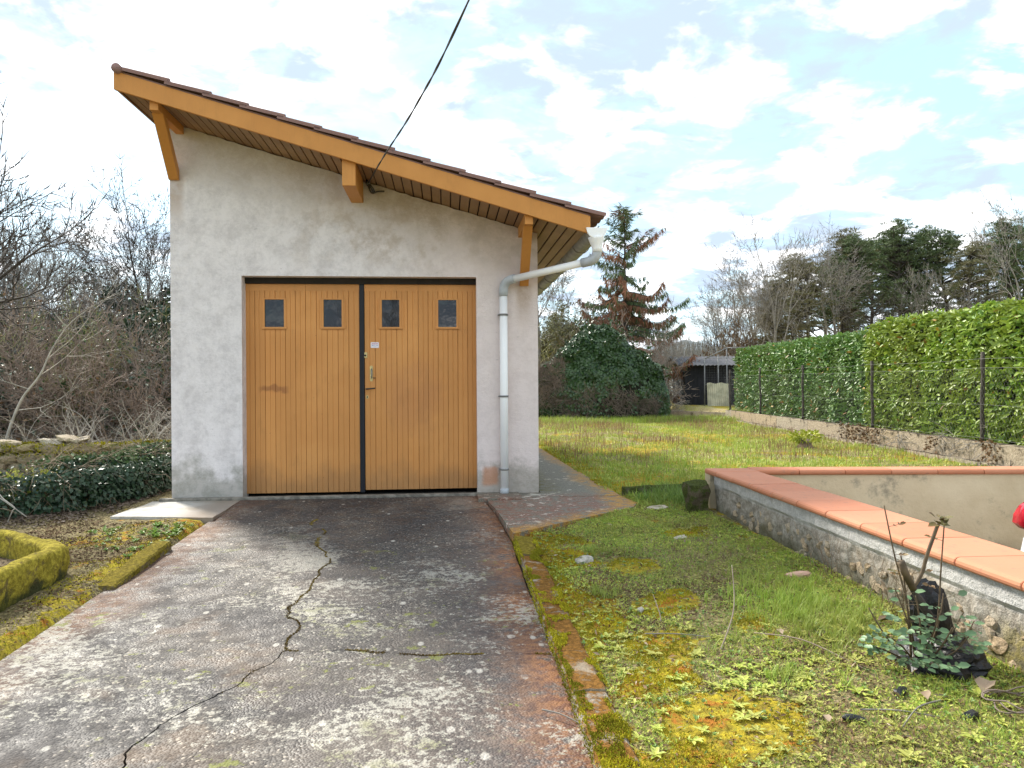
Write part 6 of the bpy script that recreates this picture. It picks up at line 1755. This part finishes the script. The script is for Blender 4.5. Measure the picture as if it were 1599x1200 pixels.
rosettes(x[k], y[k], .015, .035, .55, (6, 12), M['weed_dark'], 'verge_weeds', 'green weeds on the mossy verge left of the driveway', 1.1)
x = nr.uniform(-2.35, -2.06, 40); y = nr.uniform(-1.65, -1.3, 40)
rosettes(x, y, .02, .045, .5, (7, 12), M['weed_dark'], 'verge_plant', 'leafy green plant by the mossy kerb stone', 1.2)
# moss in the driveway cracks
segp = []
for P_, lo, hi, dn in ((A_, .28, 1, 2600), (R_, 0, 1, 1500), (L_, 0, .1, 120)):
    p, _n = on_line([tuple(q_) for q_ in P_], dn, lo, hi); p = p + nr.normal(size=p.shape) * .010 * (vn(p[:, 0], p[:, 1], 3, 5) ** 2 * 2.6)[:, None]
    k = vn(p[:, 0], p[:, 1], 5, 96) > .42; segp.append(p[k])
p = np.concatenate(segp); n = len(p)
v, f = leaves(np.stack([p[:, 0], p[:, 1], .033 * np.minimum(p[:, 1], 0) - .002], 1), rdir(n) * .7 + np.array([[0, 0, .7]]), rdir(n), nr.uniform(.005, .012, n), .006)
tag(np_mesh('crack_moss', v, f, M['crack']), 'yellow moss growing in the cracks of the driveway', 'moss', kind='stuff')
# kerb moss
n = 42000; x = nr.uniform(.478, .64, n); y = -2.06 - nr.random(n) * 4.6; k = (vn(x * 2, y, 7, 97) + .3 * (x < .502) > .60); x, y = x[k], y[k]; n = len(x)
z = .033 * y + .050 + np.where(x < .492, -nr.random(n) * .05, .004)
v, f = leaves(np.stack([x, y, z], 1), rdir(n) * .6 + np.array([[-.2, 0, .7]]), rdir(n), nr.uniform(.006, .014, n), .006)
o = np_mesh('moss', v, f, M['moss'], KB); tag(o, kind='stuff')

# far lawn: dry brown stalks and green patches
x, y = scatter(17000, 1.6, 9.5, -1.0, 15.2, lambda x, y: f_grass(x, y) * .8 + .1, 1.2)
x, y = tufts(x, y, 6, .07); v, f = blades(x, y, .02, .10, .009, .8)
tag(np_mesh('back_lawn_grass', v, f, M['grass']), 'green grass on the lawn beyond the side path', 'grass', kind='stuff')
x, y = scatter(15000, 1.7, 9.5, 1.2, 14.6, lambda x, y: f_dry(x, y) * .9)
x, y = tufts(x, y, 2, .05); v, f = blades(x, y, .05, .20, .007, .25)
tag(np_mesh('dry_stalks', v, f, M['grass_dry']), 'brown dry weed stalks standing on the back lawn', 'dry stalks', kind='stuff')
x, y = scatter(46000, 1.6, 8.5, -.5, 13, lambda x, y: .55 * (vn(x, y, 1.5, 101) > .4))
n = len(x); v, f = leaves(np.stack([x, y, terrain(x, y)], 1), rdir(n) * .8 + np.array([[0, 0, .6]]), rdir(n), nr.uniform(.02, .06, n), .02)
tag(np_mesh('back_lawn_weeds', v, f, M['weed']), 'low yellow green weeds across the back lawn', 'weeds', kind='stuff')
x = nr.uniform(2.6, 9.6, 9000); y = nr.uniform(12.3, 14.4, 9000); v, f = blades(x, y, .06, .22, .012, .6)
tag(np_mesh('tall_grass', v, f, M['grass']), 'taller bright grass strip in front of the ivy mound and shed', 'grass', kind='stuff')
# yellow plant
e = empty('yellow_shrub', (5.9, 4.4, 0), label='small bright yellow flowering plant on the back lawn', cat='plant')
n = 260; u = rdir(n); v, f = leaves(u * np.array([[.26, .2, .10]]) * nr.random((n, 1)) ** .4 + np.array([[0, 0, .20]]), u, rdir(n), nr.uniform(.04, .08, n), .04); np_mesh('foliage', v, f, M['yellow'], e)
segs = [(0, 0, 0, *(Vector((math.cos(a), math.sin(a), 0)) * .16), .2, .006, .004) for a in np.arange(0, 6.2, .5)]
a, f = seg_tubes(segs, 3); np_mesh('stems', a, f, M['twig_brown'], e)

# ------------------------------------------------------------------ rose bush, stump and debris
def leafset(name, stems, mat, parent, r_, L=.045):
    pass
RS = empty('rose_bush', (1.88, -4.71, -.03), label='rose bush with blue green leaves growing from a cut back stump', cat='rose bush')
r = random.Random(31)
tube('stump', catm([(.13, .03, -.02), (.12, .03, .08), (.07, .02, .19), (.01, .01, .28), (-.025, 0, .335)], 6), [.021] * 6 + [.019] * 6 + [.017] * 6 + [.014] * 7, M['bark'], RS, 9)
tube('cut_stub', [(-.01, 0, .31), (-.05, -.01, .375), (-.075, -.02, .425)], [.014, .015, .016], M['rose_stem'], RS, 10)
tube('branch', catm([(-.015, 0, .31), (.025, 0, .37), (.05, 0, .45), (.10, .0, .58)], 6), .0075, M['rose_stem'], RS, 7)
stems = [[(-.02, 0, 0), (-.05, -.02, .25), (-.09, 0, .45), (-.12, .02, .645)], [(.0, 0, 0), (-.03, .0, .2), (-.07, -.01, .46)], [(.05, 0, .0), (.08, -.02, .2), (.10, -.01, .38), (.125, .0, .60)],
         [(0, 0, 0), (-.10, -.08, .10), (-.18, -.12, .16)], [(0, 0, 0), (.08, -.1, .08), (.13, -.14, .17)], [(.02, 0, 0), (-.02, -.14, .06), (-.05, -.22, .08)], [(.0, 0, .02), (-.05, -.05, .15), (-.10, -.08, .22)], [(.05, 0, .02), (.1, -.05, .12), (.16, -.06, .23)], [(.0, 0, .0), (-.12, .02, .06), (-.24, .0, .10)], [(.03, 0, .05), (.02, -.08, .16), (.03, -.1, .24)], [(-.04, 0, .05), (-.14, -.04, .12), (-.2, .0, .24)], [(0, 0, 0), (-.02, -.06, .16), (-.04, -.06, .30)], [(.03, 0, 0), (.06, -.05, .18), (.09, -.04, .30)], [(.03, 0, 0), (.12, -.08, .1), (.19, -.08, .2)], [(0, 0, 0), (-.08, -.12, .06), (-.14, -.18, .1)], [(-.02, 0, 0), (-.07, -.06, .18), (-.12, -.05, .33)], [(.02, 0, 0), (.03, -.10, .1), (.05, -.15, .2)]]
v, f = leaves([(0, 0, 0)], [(1, 0, 0)], [(0, 0, 1)], 1.0, .66, .06, 6)
lf = np_mesh('leaf', v, f, M['rose_leaf']); rme = lf.data; bpy.data.objects.remove(lf)
lf = np_mesh('leaf', v, f, M['rose_red']); rme2 = lf.data; bpy.data.objects.remove(lf)
def put_leaf(me, p, d, nn_, L):
    a = Vector(d).normalized(); c = Vector(nn_); b = c.cross(a).normalized(); c = a.cross(b)
    share(me, 'leaf', RS, Matrix.Translation(p) @ Matrix((a, b, c)).transposed().to_4x4() @ Matrix.Scale(L, 4))
rach = []
nleaf = 0
for si, s_ in enumerate(stems):
    c = catm(s_, 8); tube('stem', c, [.0045 - .0022 * i / len(c) for i in range(len(c))], M['rose_stem'], RS, 6)
    cnt = 7 if si > 2 else 5
    for k in range(cnt):
        q_ = c[int((.28 + .70 * k / cnt) * (len(c) - 1))]
        a = r.uniform(0, 2 * PI); base = Vector(q_); d = Vector((math.cos(a), math.sin(a) * .8 - .25, r.uniform(-.1, .35))).normalized()
        sc = .037 if si > 2 else .026
        ml = rme if not (si <= 2 and k >= cnt - 3) else rme2
        end = base + d * sc * 1.7; rach.append((*base, *end, .0012, .0008))
        side = d.cross(Vector((0, 0, 1))).normalized(); up = Vector((r.uniform(-.45, .45), r.uniform(-1.5, -.3), 1)).normalized()
        put_leaf(ml, end, d, up, sc * r.uniform(.9, 1.15)); nleaf += 1
        for tt in (.45, .85):
            for sg in (1, -1):
                if nleaf > 292 or r.random() < .08: continue
                put_leaf(ml, base.lerp(end, tt), (d * .55 + side * sg).normalized(), up, sc * r.uniform(.65, .95)); nleaf += 1
a, f = seg_tubes(rach, 3); tag(np_mesh('leaf_stalks', a, f, M['rose_stem'], RS), kind='stuff')
for i in range(12):   # red shoots on the pruned branch
    a = r.uniform(0, 2 * PI); put_leaf(rme2, (.10 + .012 * math.cos(a), .012 * math.sin(a), .575 + r.uniform(-.01, .02)), (math.cos(a), math.sin(a), r.uniform(.1, 1.2)), (0, -.4, 1), r.uniform(.022, .045))
for sg in (-1, 1):
    put_leaf(rme2, (.10, 0, .57), (sg, -.1, -.1), (0, -.5, 1), .05)
# low crumpled black lump behind the bush
bm = bmesh.new(); bmesh.ops.create_icosphere(bm, subdivisions=4, radius=1)
for v in bm.verts:
    c = v.co.copy(); q_ = 1 + .22 * mnoise.noise(c * 2.1) + .10 * mnoise.noise(c * 6); v.co = Vector((c.x * .15 * q_, c.y * .19 * q_, c.z * .095 * q_))
    v.co.x += .05 * max(0, v.co.z) / .1
o = bm_obj('black_lump', bm, M['lump_black']); o.location = (1.985, -4.68, -.02); tag(o, 'crumpled black lump heaped behind the rose bush', 'plastic sheet')
bm = bmesh.new(); bmesh.ops.create_icosphere(bm, subdivisions=3, radius=1)  # second black lump, taller than wide
for v in bm.verts:
    c = v.co.copy(); q_ = 1 + .3 * mnoise.noise(c * 2.5 + Vector((4, 4, 4))); v.co = Vector((c.x * .085 * q_, c.y * .045 * q_, c.z * .17 * q_))
    v.co.x += -.16 * v.co.z
o = bm_obj('upright_black_lump', bm, M['lump_black']); o.location = (2.01, -4.62, .12); tag(o, 'upright black lump against the rubble wall above the low one', 'plastic wrap')

# debris
def broken(name, loc, sx_, sy_, sz_, rz, mat, label, cat, seed):
    me = stone_mesh(seed, sx_, sy_, sz_, mat, 2, .35); o = share(me, name); o.location = loc; o.rotation_euler = (R(8), R(-6), rz); return tag(o, label, cat)
tz = lambda x, y: float(terrain(x, y))
broken('brick_fragment', (2.06, -3.32, tz(2.06, -3.32) + .012), .15, .06, .04, -.15, mk_terracotta('old_brick', (.42, .24, .17, 1), (.50, .33, .25, 1), (.3, .25, .2, 1)), 'pale red brick fragment lying in the grass near the rubble wall', 'brick', 91)
broken('loose_stone', (.88, -2.78, tz(.88, -2.78) + .01), .12, .09, .06, .5, M['stone_pale'], 'pale rounded stone on the mossy lawn near the kerb', 'stone', 92)
broken('loose_stone', (1.86, -1.02, tz(1.86, -1.02) + .012), .22, .11, .03, .1, M['stone_pale'], 'flat pale stone in the grass beyond the apron corner', 'stone', 93)
broken('loose_stone', (1.0, -3.75, tz(1.0, -3.75) + .012), .04, .03, .025, .9, M['stone_pale'], 'tiny grey stone beside the kerbside grass tuft', 'stone', 94)
broken('loose_stone', (1.7, -2.2, tz(1.7, -2.2) + .008), .10, .05, .02, .3, M['stone_pale'], 'thin pale stone chip in the middle of the lawn', 'stone', 95)
broken('brick_fragment', (-.3 + 2.24, -2.3, tz(1.94, -2.3) + .006), .08, .05, .02, .9, M['litter'], 'small brown clay chip near the foot of the rubble wall', 'brick chip', 97)
r = random.Random(8)
tw = [((1.20, -4.35, .0), (1.33, -4.18, .12), (1.40, -3.98, .27), 'thin dark twig standing upright out of the near lawn'),
      ((1.42, -4.20, .01), (1.55, -4.42, .03), (1.66, -4.75, .008), 'long bent brown twig lying left of the rose bush'),
      ((.93, -4.1, .012), (1.08, -4.14, .02), (1.22, -4.2, .01), 'pale straight twig lying on the yellow moss'),
      ((1.05, -3.95, .01), (1.07, -3.85, .03), (1.08, -3.7, .07), 'short grey twig sticking up behind the yellow moss'),
      ((1.45, -5.05, .012), (1.56, -5.1, .018), (1.66, -5.16, .01), 'short pale twig among the rosette weeds'),
      ((1.75, -5.05, .02), (1.62, -5.12, .03), (1.5, -5.22, .012), 'bleached forked stick at the lower right of the lawn'),
      ((.36, -4.72, .02), (.43, -4.78, .025), (.52, -4.86, .06), 'straw stem lying over the driveway edge')]
for a, b, c, lab in tw:
    pts = [Vector((p[0], p[1], (tz(p[0], p[1]) if p[0] > .5 else .033 * p[1]) + p[2])) for p in (a, b, c)]
    tag(tube('twig', catm(pts, 8), [.0035 - .0002 * (i / 2) for i in range(17)], M['bark_grey'] if 'pale' in lab or 'bleached' in lab or 'straw' in lab else M['twig_brown'], None, 5), lab, 'twig')
for i, (x_, y_, lab) in enumerate(((1.66, -4.95, 'small black charred lump among the weeds before the rose bush'), (1.40, -5.10, 'black crumpled scrap in the rosette weeds'), (1.78, -5.16, 'grey black scrap near the lower right corner of the lawn'))):
    broken('charred_scrap', (x_, y_, tz(x_, y_) + .008), .075, .035, .03, r.uniform(0, 3), M['lump_black'], lab, 'debris', 120 + i)
# coil of dry stems lower right
pts = []
for i in range(90):
    a = i * .21; q_ = .10 + .015 * math.sin(i * .8); pts.append((2.02 + math.cos(a) * q_ * 1.3, -5.12 + math.sin(a) * q_ * .9, tz(2.02, -5.12) + .02 + .0003 * i + .006 * math.sin(i)))
tag(tube('dry_vine', pts, .0028, M['twig_brown'], None, 5), 'coil of dry brown vine at the lower right corner of the lawn', 'vine')
# dead leaves
for (x_, y_, s_, lab) in ((1.72, -4.98, .05, 'large curled brown leaf lying in front of the rose bush'), (1.93, -5.02, .07, 'pale split leaf beside the coil of dry vine'), (1.52, -4.28, .035, 'small tan leaf left of the rose bush'), (2.02, -4.2, .05, 'tan leaf between the grass clump and the rubble wall'), (1.30, -5.12, .03, 'white curled leaf near the bottom edge of the lawn')):
    v, f = leaves([(0, 0, 0)], [(1, .2, .2)], [(0, 0, 1)], s_ * 1.6, s_, .3, 6); o = np_mesh('dead_leaf', v, f, M['litter_pale']); o.location = (x_, y_, tz(x_, y_) + .02); o.rotation_euler = (0, 0, r.uniform(0, 6)); tag(o, lab, 'leaf')
# weeds at the foot of the rubble wall
segs, tips = [], []
for i in range(16):
    y_ = r.uniform(-4.2, -3.0); x_ = OX(y_) - r.uniform(.02, .10)
    grow(r, (x_, y_, tz(x_, y_)), (r.uniform(-.5, .2), r.uniform(-.5, .5), 1), r.uniform(.12, .26), .0025, 3, dict(P_bare, nc=[0, 0, 0, 3, 0], rmin=.0014), segs, tips)
a, f = seg_tubes(segs, 3); tag(np_mesh('dry_weed_stems', a, f, M['litter_pale']), 'dry branching weed stems at the foot of the rubble wall', 'weeds', kind='stuff')
